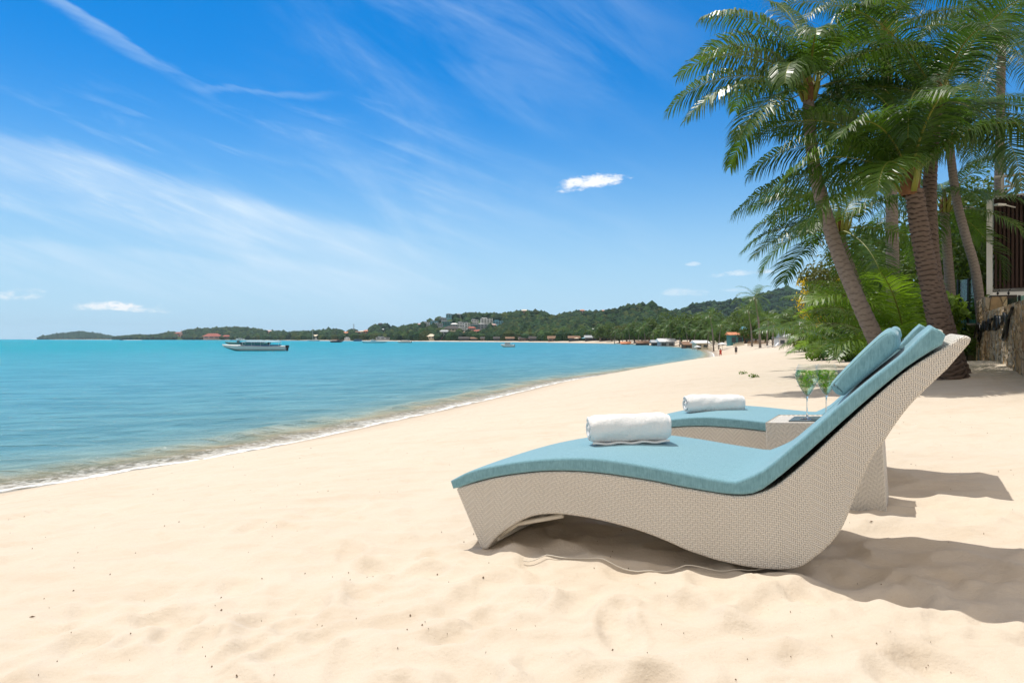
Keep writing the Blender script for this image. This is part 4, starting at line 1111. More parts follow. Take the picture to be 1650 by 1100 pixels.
r = empty('mossy_pillar', at(1571, 20.9, z=0), R(-28)); MB().box((0, .1, .55), (.42, .5, 1.75)).build('block', MATS['mossy_stone'], r, bevel=.03)
MB().box((0, .1, 1.45), (.46, .54, .05)).build('capping', MATS['grey_block'], r); tag(r, 'square green stained masonry pillar beside the end of the stone wall', 'pillar')
p = at(1586, 18.9, z=0); r = empty('boulder', (p.x, p.y, gz(p.x, p.y)))
mb = MB(); prof = [tuple(q) for q in catmull([(.02, -.1), (.13, -.05), (.15, .18), (.13, .42), (.02, .50)], 4)]; o = mb.lathe(prof, 16).build('rock', MATS['concrete'], r, True)
tag(r, 'pale upright rock leaning against the foot of the stone pier', 'rock')

# ------------------------------------------------------------------ far hills, built where they stand
def hill(name, sky_pts, base_d, ridge_d, px0, px1, tree_h, n_trees, seed, label_forest, cols, step=2.2, tr=(4.5, 8.5), base_z=None, clear=()):
    """sky_pts: skyline (px,py) list; base_d(px), ridge_d(px) distances of foot and ridge"""
    pxs = np.arange(px0, px1 + .1, step); sx = np.array([p[0] for p in sky_pts]); sy = np.array([p[1] for p in sky_pts])
    nt = 46; V = np.zeros((len(pxs), nt, 3)); ang = (pxs - 825)/F
    for i, px in enumerate(pxs):
        bd, rdg = base_d(px), ridge_d(px); py = float(np.interp(px, sx, sy)); zr = 1 + (HOR - py)*rdg/F - tree_h*1.25
        zb = WZ - .5 if base_z is None else base_z
        zr = max(zr, zb + .2)
        for j in range(nt):
            t = j/(nt - 1)*1.5; d = bd + (rdg - bd)*t
            f = (.62*float(sst(t, .12, 1.0)) + .38*t) if t <= 1 else max(0.0, 1 - ((t - 1)/.5)**2*.9)
            V[i, j] = (ang[i]*d, d, zb + (zr - zb)*f)
    X_, Y_ = V[:, :, 0], V[:, :, 1]; tt = np.arange(nt)/(nt - 1)*1.5
    rel = (V[:, :, 2] - V[:, :1, 2])
    V[:, :, 2] += rel*.30*pn(X_/85., Y_/70., seed)*np.clip(1 - np.abs(tt - 1)*0 - (tt > .8)*.75, 0, 1)[None, :]
    n, m = len(pxs), nt; i = np.arange(n - 1)[:, None]*m + np.arange(m - 1)[None, :]
    Fq = np.stack([i, i + m, i + m + 1, i + 1], -1).reshape(-1, 4)
    o = mesh_np(name, V.reshape(-1, 3), Fq, MATS['hill'], smooth=True); tag(o, kind='structure')
    # tree crowns: low-poly knobbly clumps, thickly overlapping
    rs = np.random.RandomState(seed); ico = bmesh.new(); bmesh.ops.create_icosphere(ico, subdivisions=1, radius=1); iv = np.array([v.co[:] for v in ico.verts]); ico.verts.index_update(); ifc = np.array([[v.index for v in f.verts] for f in ico.faces]); ico.free()
    A = rs.rand(n_trees)*(n - 1.01); B = (rs.rand(n_trees)**.85)*(nt - 1)*.72
    ai = A.astype(int); bi = B.astype(int); fa = (A - ai)[:, None]; fb = (B - bi)[:, None]
    P = (V[ai, bi]*(1 - fa)*(1 - fb) + V[ai + 1, bi]*fa*(1 - fb) + V[ai, bi + 1]*(1 - fa)*fb + V[ai + 1, bi + 1]*fa*fb)
    tpx = P[:, 0]/P[:, 1]*F + 825; tpy = HOR - (P[:, 2] + tree_h*.4 - 1)*F/P[:, 1]; okm = np.ones(n_trees, bool)
    for c_ in clear: okm &= ~((np.abs(tpx - c_[0]) < c_[2]/2 + .5) & (tpy > c_[1] - c_[3] - 1.5) & (tpy < c_[1] + 6.5))
    P = P[okm]; n_trees = len(P)
    r = rs.uniform(*tr, n_trees); r *= np.where(rs.rand(n_trees) < .08, 1.35, 1)
    rzz = r*rs.uniform(.75, 1.15, n_trees)
    nz = 1 + .17*rs.normal(size=(n_trees, len(iv), 1)).clip(-1.5, 1.5)
    VV = P[:, None, :] + iv[None]*nz*np.stack([r, r, rzz], -1)[:, None, :]; VV[:, :, 2] += (tree_h*.42)
    FF = (ifc[None] + (np.arange(n_trees)*len(iv))[:, None, None]).reshape(-1, 3)
    cc = np.array(cols)[rs.randint(0, len(cols), n_trees)]*rs.uniform(.65, 1.3, (n_trees, 1))
    cc = np.repeat(np.concatenate([cc, np.ones((n_trees, 1))], 1), len(iv), 0)
    f_ = mesh_np('forest', VV.reshape(-1, 3), FF, MATS['forest'], smooth=False, attrs={'col': cc})
    tag(f_, label_forest, 'forest', kind='stuff')
    def surf(px, py):
        i = min(max(int(round((px - px0)/step)), 0), n - 1)
        for j in range(1, nt):
            d = V[i, j, 1]; zray = 1 + (HOR - py)*d/F
            if V[i, j, 2] + tree_h*.25 >= zray or j > nt*.66: return Vector((float((px - 825)/F*d), float(d), float(zray)))
        return None
    return surf
GV = 'villas on the terraced hill'
villas = [  # px, py(base), width px, height px, wall, roof, kind, storeys, label
    (726, 512, 13, 6, 'blue', 'grey', 'flat', 2, 'long flat blue grey villa at the very top of the terraced hill'),
    (741, 510, 10, 4, 'grey', 'white', 'flat', 1, 'low grey villa right of the hilltop villa, on the crest'),
    (714, 517, 9, 5, 'grey', 'grey', 'flat', 1, 'small grey villa just below and left of the hilltop villa'),
    (700, 522, 10, 5, 'blue', 'grey', 'flat', 2, 'blue grey villa on the upper left terrace'),
    (687, 524, 9, 5, 'white', 'grey', 'flat', 2, 'white villa at the left end of the upper terrace'),
    (677, 526, 7, 4, 'pink', 'pink', 'hip', 1, 'small pinkish house at the left foot of the terraced hill'),
    (706, 526, 13, 5, 'grey', 'grey', 'flat', 2, 'wide grey villa below the upper left terrace'),
    (720, 524, 14, 6, 'teal', 'grey', 'flat', 2, 'wide blue green glazed villa in the middle terrace'),
    (732, 526, 9, 4, 'grey', 'white', 'hip', 1, 'small house with white hipped roof above the dark roofed hotel'),
    (743, 527, 9, 8, 'white', 'grey', 'flat', 2, 'left white villa of the row halfway up the hill'),
    (753, 528, 8, 8, 'white', 'grey', 'flat', 3, 'three storey white villa second in the row halfway up'),
    (765, 523, 10, 8, 'white', 'grey', 'flat', 2, 'white villa with flat roof left of the big white hotel'),
    (784, 521, 17, 8, 'white', 'white', 'flat', 3, 'big white three storey hotel on the right of the terraces'),
    (780, 530, 19, 8, 'grey', 'white', 'flat', 3, 'broad pale grey hotel wing below the big white hotel'),
    (764, 529, 10, 6, 'teal', 'grey', 'flat', 2, 'blue green villa between the white row and the grey hotel wing'),
    (803, 522, 14, 5, 'blue', 'blue', 'flat', 2, 'bright blue villa alone at the right end of the terraces'),
    (795, 527, 8, 4, 'pink', 'pink', 'hip', 1, 'small pink roofed house below the bright blue villa'),
    (716, 539, 14, 5, 'grey', 'grey', 'hip', 1, 'low house with broad dark grey roof near the waterfront'),
    (728, 533, 20, 4, 'cream', 'dark', 'hip', 1, 'long dark roofed hotel with lit cream gables'),
    (747, 534, 11, 6, 'white', 'grey', 'flat', 2, 'white glazed house right of the long dark roofed hotel'),
    (760, 533, 11, 5, 'pink', 'red', 'hip', 1, 'house with bright red roof, left of a pair'),
    (769, 537, 11, 4, 'pink', 'red', 'hip', 1, 'house with bright red roof, right and lower of a pair'),
    (745, 540, 9, 4, 'grey', 'brown', 'hip', 1, 'small brown roofed house below the white glazed house'),
    (692, 545.5, 17, 4, 'cream', 'cream', 'hip', 1, 'beach restaurant with broad peach coloured roof at the water'),
    (657, 540, 7, 5, 'white', 'white', 'hip', 1, 'small white house near the left foot of the terraced hill'),
    (645, 545, 7, 4, 'grey', 'pink', 'hip', 1, 'pink roofed hut at the water below the small white house'),
    (674, 541, 9, 4, 'grey', 'white', 'flat', 1, 'low house with white flat roof left of the peach restaurant'),
    (840, 539, 6, 3, 'white', 'white', 'hip', 1, 'tiny white house among the trees right of the terraces'),
    (863, 542, 6, 3, 'white', 'white', 'flat', 1, 'tiny white roof deep in the trees behind the beach clubs'),
    (932, 538, 8, 4, 'cream', 'white', 'flat', 1, 'pale roofed pavilion above the start of the bright beach'),
    (957, 536, 11, 5, 'white', 'white', 'hip', 1, 'white gabled house among palms left of the dark round tree'),
    (938, 503, 7, 3, 'pink', 'orange', 'hip', 1, 'lone orange roofed villa on the crest of the wooded hill'),
    (972, 503, 6, 2.5, 'pink', 'orange', 'hip', 1, 'second orange roofed villa on the crest, right of the first'),
    (845, 502.5, 9, 2, 'brown', 'cream', 'hip', 1, 'tan roofed lodge on the bare knoll of the hilltop')]
GF = 'houses along the far left shore'
far_h = [(289, 540, 12, 4, 'pink', 'red', 'hip', 1, 'low red roofed building below the temple tower on the far shore'),
    (343, 545, 26, 4, 'pink', 'red', 'hip', 1, 'long red roofed building at the water on the far left shore'),
    (365, 545, 12, 4, 'brown', 'red', 'hip', 1, 'shorter red roofed building right of the long one'),
    (433, 536, 10, 3, 'pink', 'pink', 'hip', 1, 'pinkish roofs on the far slope right of the long red building'),
    (482, 543, 5, 2, 'cream', 'cream', 'hip', 1, 'tiny cream roof low on the far shore, left of the sailboat'),
    (510, 545, 12, 5, 'white', 'cream', 'hip', 1, 'cream hipped roof house directly behind the sailboat'),
    (527, 545, 8, 4, 'pink', 'brown', 'hip', 1, 'small brown roofed house right of the cream roofed house'),
    (543, 543, 6, 5, 'grey', 'grey', 'flat', 2, 'narrow grey two storey house above the dark boat'),
    (557, 540, 10, 5, 'cream', 'orange', 'hip', 1, 'peach roofed house left of the transmission mast'),
    (576, 538, 9, 4, 'brown', 'brown', 'hip', 1, 'brown roofed house just right of the mast'),
    (583, 537, 8, 4, 'cream', 'cream', 'hip', 1, 'cream fronted house in the orange roofed group'),
    (591, 537, 10, 5, 'orange', 'orange', 'hip', 1, 'large bright orange roofed house of the hillside group'),
    (603, 534, 7, 3, 'white', 'cream', 'hip', 1, 'small pale house right of the bright orange roof'),
    (619, 534, 9, 4, 'grey', 'grey', 'hip', 1, 'lavender grey house below the little round hill'),
    (628, 529, 6, 3, 'white', 'pink', 'hip', 1, 'white house on the right flank of the little round hill'),
    (613, 523.5, 7, 2.5, 'dark', 'dark', 'hip', 1, 'dark pavilion on top of the little round hill'),
    (618, 546.5, 22, 4, 'grey', 'grey', 'flat', 1, 'long low grey waterfront hall right of the blue boat'),
    (638, 545, 15, 4, 'pink', 'grey', 'hip', 1, 'pinkish waterfront house left of the white speedboat'),
    (562, 546, 12, 2, 'white', 'white', 'flat', 1, 'low white waterfront building left of the blue boat')]
greens = [(.022, .050, .020), (.034, .066, .022), (.018, .040, .020), (.050, .070, .024), (.026, .056, .028)]
greens2 = [(.018, .045, .020), (.028, .060, .022), (.015, .036, .020)]
SK1 = [(185, 543), (218, 538), (242, 540), (262, 537), (279, 534), (303, 531), (339, 528), (376, 527), (395, 527), (420, 531), (446, 533), (461, 535), (487, 533.6), (512, 533.5), (531, 530.6), (572, 530.6), (592, 528), (611, 522), (625, 522), (640, 527.5), (660, 528), (690, 530)]
SK2 = [(600, 541), (650, 526), (686, 515), (703, 511), (720, 508), (740, 505.5), (759, 504), (790, 507), (815, 504), (839, 500.4), (875, 501.5), (888, 507.5), (902, 508), (914, 503), (941, 501), (977, 501), (1013, 497), (1050, 495.6), (1071, 499), (1088, 503.5), (1110, 507), (1150, 512), (1200, 518)]
SK3 = [(1040, 512), (1071, 503), (1088, 500), (1107, 494.5), (1144, 486), (1168, 486), (1204, 480), (1241, 469), (1265, 465), (1292, 467), (1330, 472), (1400, 484), (1500, 500), (1600, 510)]
SK0 = [(62, 546), (66, 543.5), (85, 540), (110, 536.3), (130, 534), (150, 536), (165, 539), (186, 543), (196, 544)]
hill('hills', SK0, lambda p: 4000, lambda p: 4350, 63, 196, 12, 1500, 3, 'dark wooded headland at the far left of the horizon', [(.02, .05, .03), (.03, .06, .03)], 1.0, (9, 15))
shore_d = lambda p: float(np.interp(p, [65, 200, 400, 560, 700, 850, 950, 1010, 1071, 1120, 1200, 1600], [4400, 2760, 1860, 1180, 905, 695, 545, 480, 400, 360, 330, 330]))
surf1 = hill('hills', SK1, lambda p: shore_d(p) + 12, lambda p: 3000 - (p - 185)*2.2, 184, 690, 10, 7000, 5, 'wooded slopes of the far shore left of the terraced hill', greens, 1.6, (5.5, 10), WZ + .5, far_h)
surf2 = hill('hills', SK2, lambda p: shore_d(p) + 25, lambda p: 1780 - (p - 600)*1.0, 600, 1200, 9, 10500, 7, 'wooded hill with villas rising behind the middle of the bay', greens, 1.6, (4.2, 7.8), -1.2, villas)
surf3 = hill('hills', SK3, lambda p: 1150, lambda p: 2050, 1040, 1600, 10, 5200, 9, 'higher wooded hill at the right behind the village', greens2, 2.0, (6.0, 10))

# ------------------------------------------------------------------ houses
HCOL = {'white': (.74, .75, .76), 'cream': (.66, .58, .44), 'grey': (.36, .39, .42), 'pink': (.58, .40, .36), 'blue': (.18, .42, .52), 'teal': (.07, .24, .25), 'brown': (.22, .13, .08), 'wood': (.30, .19, .11), 'red': (.32, .09, .06), 'orange': (.60, .24, .12), 'dark': (.05, .045, .045), 'green': (.08, .2, .1)}
for k_, c_ in HCOL.items(): plain('paint_' + k_, c_, .75, .14, .9)
plain('window_glass', (.035, .055, .07), .2, .2, spec=.6)
def house(p, w, h, dpt, wall, roof, rkind, label, rz=0.0, storeys=1, name='house', nwin=3, group=None, cat='house', found=3):
    r = empty(name, p, rz)
    MB().box((0, 0, h/2 - found/2), (w, dpt, h + found)).build('wall', MATS['paint_' + wall], r)
    mb = MB(); e = .08*w + .3
    if rkind == 'flat': mb.box((0, 0, h + .15), (w + .6, dpt + .6, .3)).box((-.18*w, 0, h + .9), (w*.42, dpt*.6, 1.3))
    else:
        rh = w*.20 if rkind == 'hip' else w*.22; q = w*.28 if rkind == 'hip' else w/2 + e
        V = [(-w/2 - e, -dpt/2 - e, h), (w/2 + e, -dpt/2 - e, h), (w/2 + e, dpt/2 + e, h), (-w/2 - e, dpt/2 + e, h), (-q, 0, h + rh), (q, 0, h + rh)]
        mb.add(V, [(0, 1, 5, 4), (2, 3, 4, 5), (1, 2, 5), (3, 0, 4), (3, 2, 1, 0)])
    mb.build('roof', MATS['paint_' + roof], r)
    sh = h/storeys
    for s_ in range(storeys):
        for i in range(nwin):
            x = -w/2 + w*(i + .5)/nwin; MB().box((x, -dpt/2 - .04, sh*s_ + sh*.52), (w/nwin*.62, .12, sh*.50)).build('window', MATS['window_glass'], r)
        if s_: MB().box((0, -dpt/2 - .5, sh*s_), (w*.96, 1.1, .18)).build('balcony', MATS['paint_' + wall], r)
    tag(r, label, cat, group); return r
for px, py, wpx, hpx, wl_, rf, rk, st, lab in villas:
    p = surf2(px, py)
    k = p.y/F; h = hpx*k*(.78 if rk != 'flat' else .85); dd = p.y - 16; p = Vector(((px - 825)/F*dd, dd, 0)); k = dd/F; p.z = 1 + (HOR - py)*k
    house(p, wpx*k*1.12, h*1.15, min(wpx*k*.7, 11), wl_, rf, rk, lab, rd.uniform(-.25, .25), st, nwin=2 if wpx < 9 else 4, group=GV, found=7)
for px, py, wpx, hpx, wl_, rf, rk, st, lab in far_h:
    p = surf1(px, py); p = Vector(((px - 825)/F*(p.y - 25), p.y - 25, 0)); k = p.y/F; p.z = 1 + (HOR - py)*k
    house(p, wpx*k, hpx*k*.72, min(wpx*k*.6, 20), wl_, rf, rk, lab, rd.uniform(-.2, .2), st, nwin=3, group=GF, found=8)
p = surf1(293, 541); p = Vector(((292 - 825)/F*(p.y - 30), p.y - 30, 0)); k = p.y/F; p.z = 1 + (HOR - 541)*k; r = empty('temple_tower', p)
MB().lathe([(5, -4), (5, 5), (3.6, 6), (3.4, 11), (2.4, 12), (2.2, 16), (1.0, 18), (.4, 24), (.05, 27)], 10).build('tower', MATS['paint_pink'], r)
MB().box((0, 0, 1), (14, 9, 6)).build('base', MATS['paint_red'], r); tag(r, 'pink tiered temple tower rising above the far left shore', 'tower')
for px, d, h, lab in [(570, 1560, 36, 'thin transmission mast standing on the far shore')]:
    p = at(px, d, z=0); r = empty('radio_mast', (p.x, p.y, 0)); MB().tube([(0, 0, 0), (0, 0, h + .5)], [.8, .35], 5).build('mast', MATS['paint_grey'], r)
    mb = MB()
    for zz in (h - 3, h - 7, h - 11): mb.box((0, 0, zz), (3, .5, .5)).box((1.1, 0, zz), (.5, .5, 2)).box((-1.1, 0, zz), (.5, .5, 2))
    mb.build('antenna', MATS['paint_grey'], r); tag(r, lab, 'mast')

# ------------------------------------------------------------------ the village end of the beach
GL = 'trees lining the far end of the beach'
protos = []
for i, (rx, rz, h, lm) in enumerate([(5.2, 4.0, 5.6, 'leaf'), (6.2, 4.4, 6.2, 'leaf'), (4.4, 3.6, 4.8, 'leaf_olive'), (5.0, 4.8, 6.6, 'leaf')]):
    protos.append(tree('broadleaf_tree', (0, -400 - 20*i, -50), rx, rz, h, lm, 'tmp', 700 + i, 2600, .42, GL, .3, nl=11))
def where(px):
    for a, b in ((1284, 'right of the largest white parasol'), (1252, 'behind the largest white parasol'), (1232, 'between the brown stake fence and the largest parasol'), (1205, 'behind the brown stake fence'), (1178, 'behind the teal beach house'), (1148, 'above the pale stake fence'),
                 (1124, 'behind the cream hut'), (1100, 'behind the low brown hut'), (1080, 'right of the white roofed pavilion'), (1062, 'behind the white roofed pavilion'), (1044, 'behind the grey roofed bar'), (1025, 'above the low dark beach bar'),
                 (1005, 'above the small bright orange stall'), (980, 'left of the small orange stall'), (955, 'beside the white gabled house'), (925, 'behind the parasols where the bright sand begins'), (890, 'far across the bay, below the orange roofed crest villas'), (850, 'far across the bay, behind the red parasols'), (810, 'across the bay, straight above the cabin cruiser')):
        if px >= a: return b
    return 'across the bay, left of the cabin cruiser'
def place(proto, p, s, rz, label, used=set()):
    if proto.name in used: o = copy_tree(proto)
    else: o = proto; used.add(proto.name)
    o.location = p; o.scale = (s, s, s); o.rotation_euler = (0, 0, rz); o['label'] = label; return o
def ground_pt(px, d, sink=.2):
    p = at(px, d, z=0); p.z = gz(p.x, p.y) - sink; return p
rr = random.Random(77)
line = [(1288, 128, .62), (1280, 150, .8), (1262, 165, .9), (1245, 150, .72), (1236, 172, .95), (1218, 190, .9), (1196, 205, .75), (1205, 225, 1.1), (1180, 240, 1.0), (1165, 215, .75), (1150, 235, .95), (1143, 255, 1.25), (1128, 262, 1.25),
    (1112, 275, 1.3), (1118, 300, 1.5), (1098, 300, 1.3), (1085, 330, 1.3), (1072, 365, 1.25), (1058, 360, 1.1), (1046, 390, 1.4), (1034, 400, 1.5), (1022, 430, 1.65), (1010, 460, 1.6), (998, 470, 1.5), (986, 500, 1.45), (974, 520, 1.3), (962, 540, 1.15), (975, 560, 1.6),
    (948, 580, 1.3), (935, 620, 1.4), (920, 650, 1.3), (905, 690, 1.4), (890, 720, 1.3), (874, 740, 1.35), (858, 770, 1.3), (842, 800, 1.3), (826, 830, 1.3), (808, 850, 1.35), (790, 880, 1.2), (770, 900, 1.2), (1270, 210, 1.2), (1292, 200, 1.2), (1160, 300, 1.5), (1225, 260, 1.4), (1190, 290, 1.5), (1135, 340, 1.6), (1300, 170, 1.1), (1085, 420, 1.7), (1050, 470, 1.7), (1110, 380, 1.7)]
kinds = ['dark leafy tree', 'tall round tree', 'olive green tree', 'high domed tree']
for i, (px, d, s) in enumerate(line):
    k = rr.choice([0, 1, 2, 3, 0, 1]); place(protos[k], ground_pt(px, d, .6), s*rr.uniform(.82, 1.0), rr.uniform(0, 6.28), kinds[k] + ' ' + where(px))
GP = 'coconut palms at the far end of the beach'
pprotos = []
for i in range(3):
    h = (7.5, 9.0, 6.2)[i]; lean = (.8, -1.0, .4)[i]; base = Vector((0, -600 - 20*i, -50))
    pp = palm('palm_tree', base + Vector((lean, 0, h)), [tuple(base + Vector((0, 0, -.5))), tuple(base + Vector((lean*.3, 0, h*.5))), tuple(base + Vector((lean, 0, h - .1)))], [.24, .17, .13],
        fan(17, 500 + i, -40, 78, (60, 105)), 'tmp', 600 + i, 'palm_leaf', 'trunk_grey', 4.8, .04, .3, .3, 30, GP, hang=.5, husk=False, leaf_len=1.0, lod=True)
    pprotos.append(pp)
pl = [(1225, 128, 1.0, 1), (1236, 136, .8, 2), (1212, 150, .85, 1), (1150, 172, .95, 1), (1158, 180, .8, 0), (1140, 200, .8, 2), (1245, 118, .62, 2), (1118, 240, .8, 0), (1108, 262, .85, 1), (1174, 205, .75, 2), (1262, 150, .8, 0),
      (1082, 300, 1.0, 1), (1068, 320, .95, 0), (1052, 345, 1.0, 2), (1040, 350, 1.05, 1), (1028, 380, 1.05, 0), (1015, 400, 1.1, 1), (1003, 430, 1.1, 2), (990, 450, 1.1, 0), (968, 520, 1.1, 1), (950, 560, 1.1, 0), (930, 600, 1.2, 2), (1095, 280, .9, 2), (1287, 120, .6, 2), (910, 640, 1.2, 1), (885, 680, 1.2, 0), (860, 730, 1.2, 2), (835, 760, 1.2, 1)]
pk = ['coconut palm leaning right', 'tall coconut palm leaning left', 'short coconut palm']
for px, d, s, k in pl: place(pprotos[k], ground_pt(px, d, .3), s, 0 if k < 2 else rr.uniform(-.5, .5), pk[k] + ' ' + where(px))
GHV = 'beach village buildings'
for px, d, w, h, dp, wl_, rf, rk, st, lab in [
    (1184, 196, 3.6, 2.9, 4, 'teal', 'orange', 'gable', 1, 'beach house with teal wall and orange roof in the village'),
    (1195, 196, 3.4, 2.1, 3.6, 'brown', 'orange', 'gable', 1, 'dark fronted hut with orange roof adjoining the teal beach house'),
    (1211, 200, 4.2, 4.0, 4, 'grey', 'blue', 'gable', 1, 'blue grey roofed hut right of the orange roof'),
    (1128, 205, 3.6, 2.2, 4, 'cream', 'white', 'gable', 1, 'cream hut with pale gabled roof right of the green canoe'),
    (1112, 235, 5.0, 1.5, 4, 'brown', 'brown', 'gable', 1, 'low brown hut behind the green canoe'),
    (1073, 300, 6.4, 2.4, 5, 'grey', 'white', 'gable', 1, 'pavilion with bright white roof at the middle of the tree line'),
    (1060, 320, 5.5, 2.0, 5, 'dark', 'grey', 'gable', 1, 'grey thatched bar left of the white roofed pavilion'),
    (1087, 420, 11.5, 9.5, 8, 'grey', 'white', 'flat', 3, 'long white flat roof showing above the treetops'),
    (1035, 350, 6.0, 1.8, 4, 'dark', 'brown', 'gable', 1, 'low dark beach bar under the trees, left of the thatched bar'),
    (1008, 400, 5.0, 1.5, 4, 'orange', 'orange', 'gable', 1, 'small bright orange stall at the edge of the far sand'),
    (1312, 66, 3.6, 1.1, .3, 'white', 'white', 'flat', 1, 'low white garden wall behind the small low palm'),
    (1262, 128, 2.6, 1.3, 2, 'white', 'grey', 'flat', 1, 'low white kiosk beside the white parasol')]:
    p = ground_pt(px, d, .1)
    house(p, w, h, dp, wl_, rf, rk, lab, rr.uniform(-.15, .15), st, name='beach_hut' if h < 4 else 'house', nwin=2, group=GHV, cat='hut' if h < 4 else 'house')
# fences of upright stakes behind the sand
def stakes(px0, px1, d, h, matn, label, name='stake_fence'):
    a, b = ground_pt(px0, d), ground_pt(px1, d); r = empty(name, a); v = b - a; mb = MB(); n = int(v.length/.22)
    for i in range(n): mb.box((v.x*i/n, v.y*i/n, h/2 + rr.uniform(-.12, .12) + v.z*i/n), (.12, .06, h))
    mb.box((v.x/2, v.y/2 + .05, h*.7), (v.length, .04, .08)).build('stakes', MATS[matn], r); tag(r, label, 'fence')
stakes(1130, 1148, 172, 1.5, 'paint_cream', 'pale stake fence left of the teal beach house'); stakes(1205, 1238, 160, 1.3, 'paint_wood', 'brown stake fence right of the blue grey hut'); stakes(1182, 1200, 175, 1.1, 'paint_cream', 'short pale stake fence in front of the teal beach house')
def parasol(p, w, h, matn, label, group='white beach parasols'):
    r = empty('beach_parasol', p); mb = MB(); n = 8; V = [(0, 0, h)]; Fc = []
    for k in range(n): a = 2*math.pi*k/n; V.append((math.cos(a)*w/2, math.sin(a)*w/2, h - w*.16))
    for k in range(n): V.append((V[1 + k][0], V[1 + k][1], h - w*.16 - .16))
    for k in range(n):
        k2 = (k + 1) % n; Fc += [(0, 1 + k, 1 + k2), (1 + k, 1 + n + k, 1 + n + k2, 1 + k2)]
    mb.add(V, Fc); mb.build('canopy', MATS[matn], r); MB().tube([(0, 0, -.2), (0, 0, h)], .035, 6).build('pole', MATS['paint_wood'], r); tag(r, label, 'parasol', group)
parasol(ground_pt(1272, 118, 0), 2.6, 2.0, 'paint_white', 'largest white parasol, left of the young palms, above the people')
parasol(ground_pt(1164, 165, 0), 2.3, 1.9, 'paint_white', 'white parasol just behind the two walkers')
parasol(ground_pt(1124, 180, 0), 2.0, 1.8, 'paint_white', 'small white parasol in front of the pale stake fence')
for i, (px, d, m_) in enumerate([(905, 640, 'red'), (912, 650, 'red'), (919, 640, 'orange'), (897, 660, 'orange'), (886, 670, 'cream'), (948, 560, 'red'), (956, 555, 'white'), (941, 570, 'blue'), (929, 590, 'cream'), (965, 545, 'red'), (876, 700, 'red'), (866, 700, 'red'), (855, 715, 'red'), (838, 740, 'cream'), (800, 790, 'red'), (810, 780, 'red')]):
    parasol(ground_pt(px, d, 0), 4.4, 3.0, 'paint_' + m_, {'red': 'red', 'orange': 'orange', 'cream': 'cream', 'white': 'white', 'blue': 'blue'}[m_] + ' parasol in the crowded row of beach clubs across the bay', 'beach club parasols across the bay')
# beach-club sheds across the bay
for i, (px, d, w, wl_, rf) in enumerate([(748, 850, 12, 'dark', 'dark'), (765, 830, 9, 'dark', 'brown'), (782, 810, 10, 'brown', 'dark'), (803, 780, 10, 'dark', 'dark'), (822, 755, 9, 'dark', 'brown'), (843, 725, 9, 'brown', 'dark'), (862, 700, 11, 'dark', 'dark'), (893, 650, 11, 'brown', 'brown'), (925, 595, 9, 'dark', 'brown'), (952, 555, 9, 'dark', 'grey'), (975, 525, 8, 'brown', 'grey')]):
    house(ground_pt(px, d, .2), w, 2.8, 5, wl_, rf, 'gable', f'{("first","second","third","fourth","fifth","sixth","seventh","eighth","ninth","tenth","eleventh")[i]} open shed from the left in the beach club row across the bay', rr.uniform(-.1, .1), 1, 'beach_shed', 3, 'beach club sheds across the bay', 'shed')
# pier on piles
a = at(668, 1010, z=WZ); b = at(742, 900, z=WZ); v = b - a; r = empty('pier', a, math.atan2(v.y, v.x)); L_ = math.hypot(v.x, v.y)
MB().box((L_/2, 0, 2.4), (L_, 5, .4)).build('deck', MATS['paint_wood'], r); MB().box((L_*.62, 0, 5.2), (9, 6, .4)).box((L_*.62, 0, 4), (8, 5, 2)).build('shelter', MATS['paint_red'], r)
for i in range(12): MB().box((L_*(i + .5)/12, 0, .6), (.8, 3.5, 4)).build('pile', MATS['paint_dark'], r)
tag(r, 'low wooden pier on dark piles left of the beach clubs', 'pier')

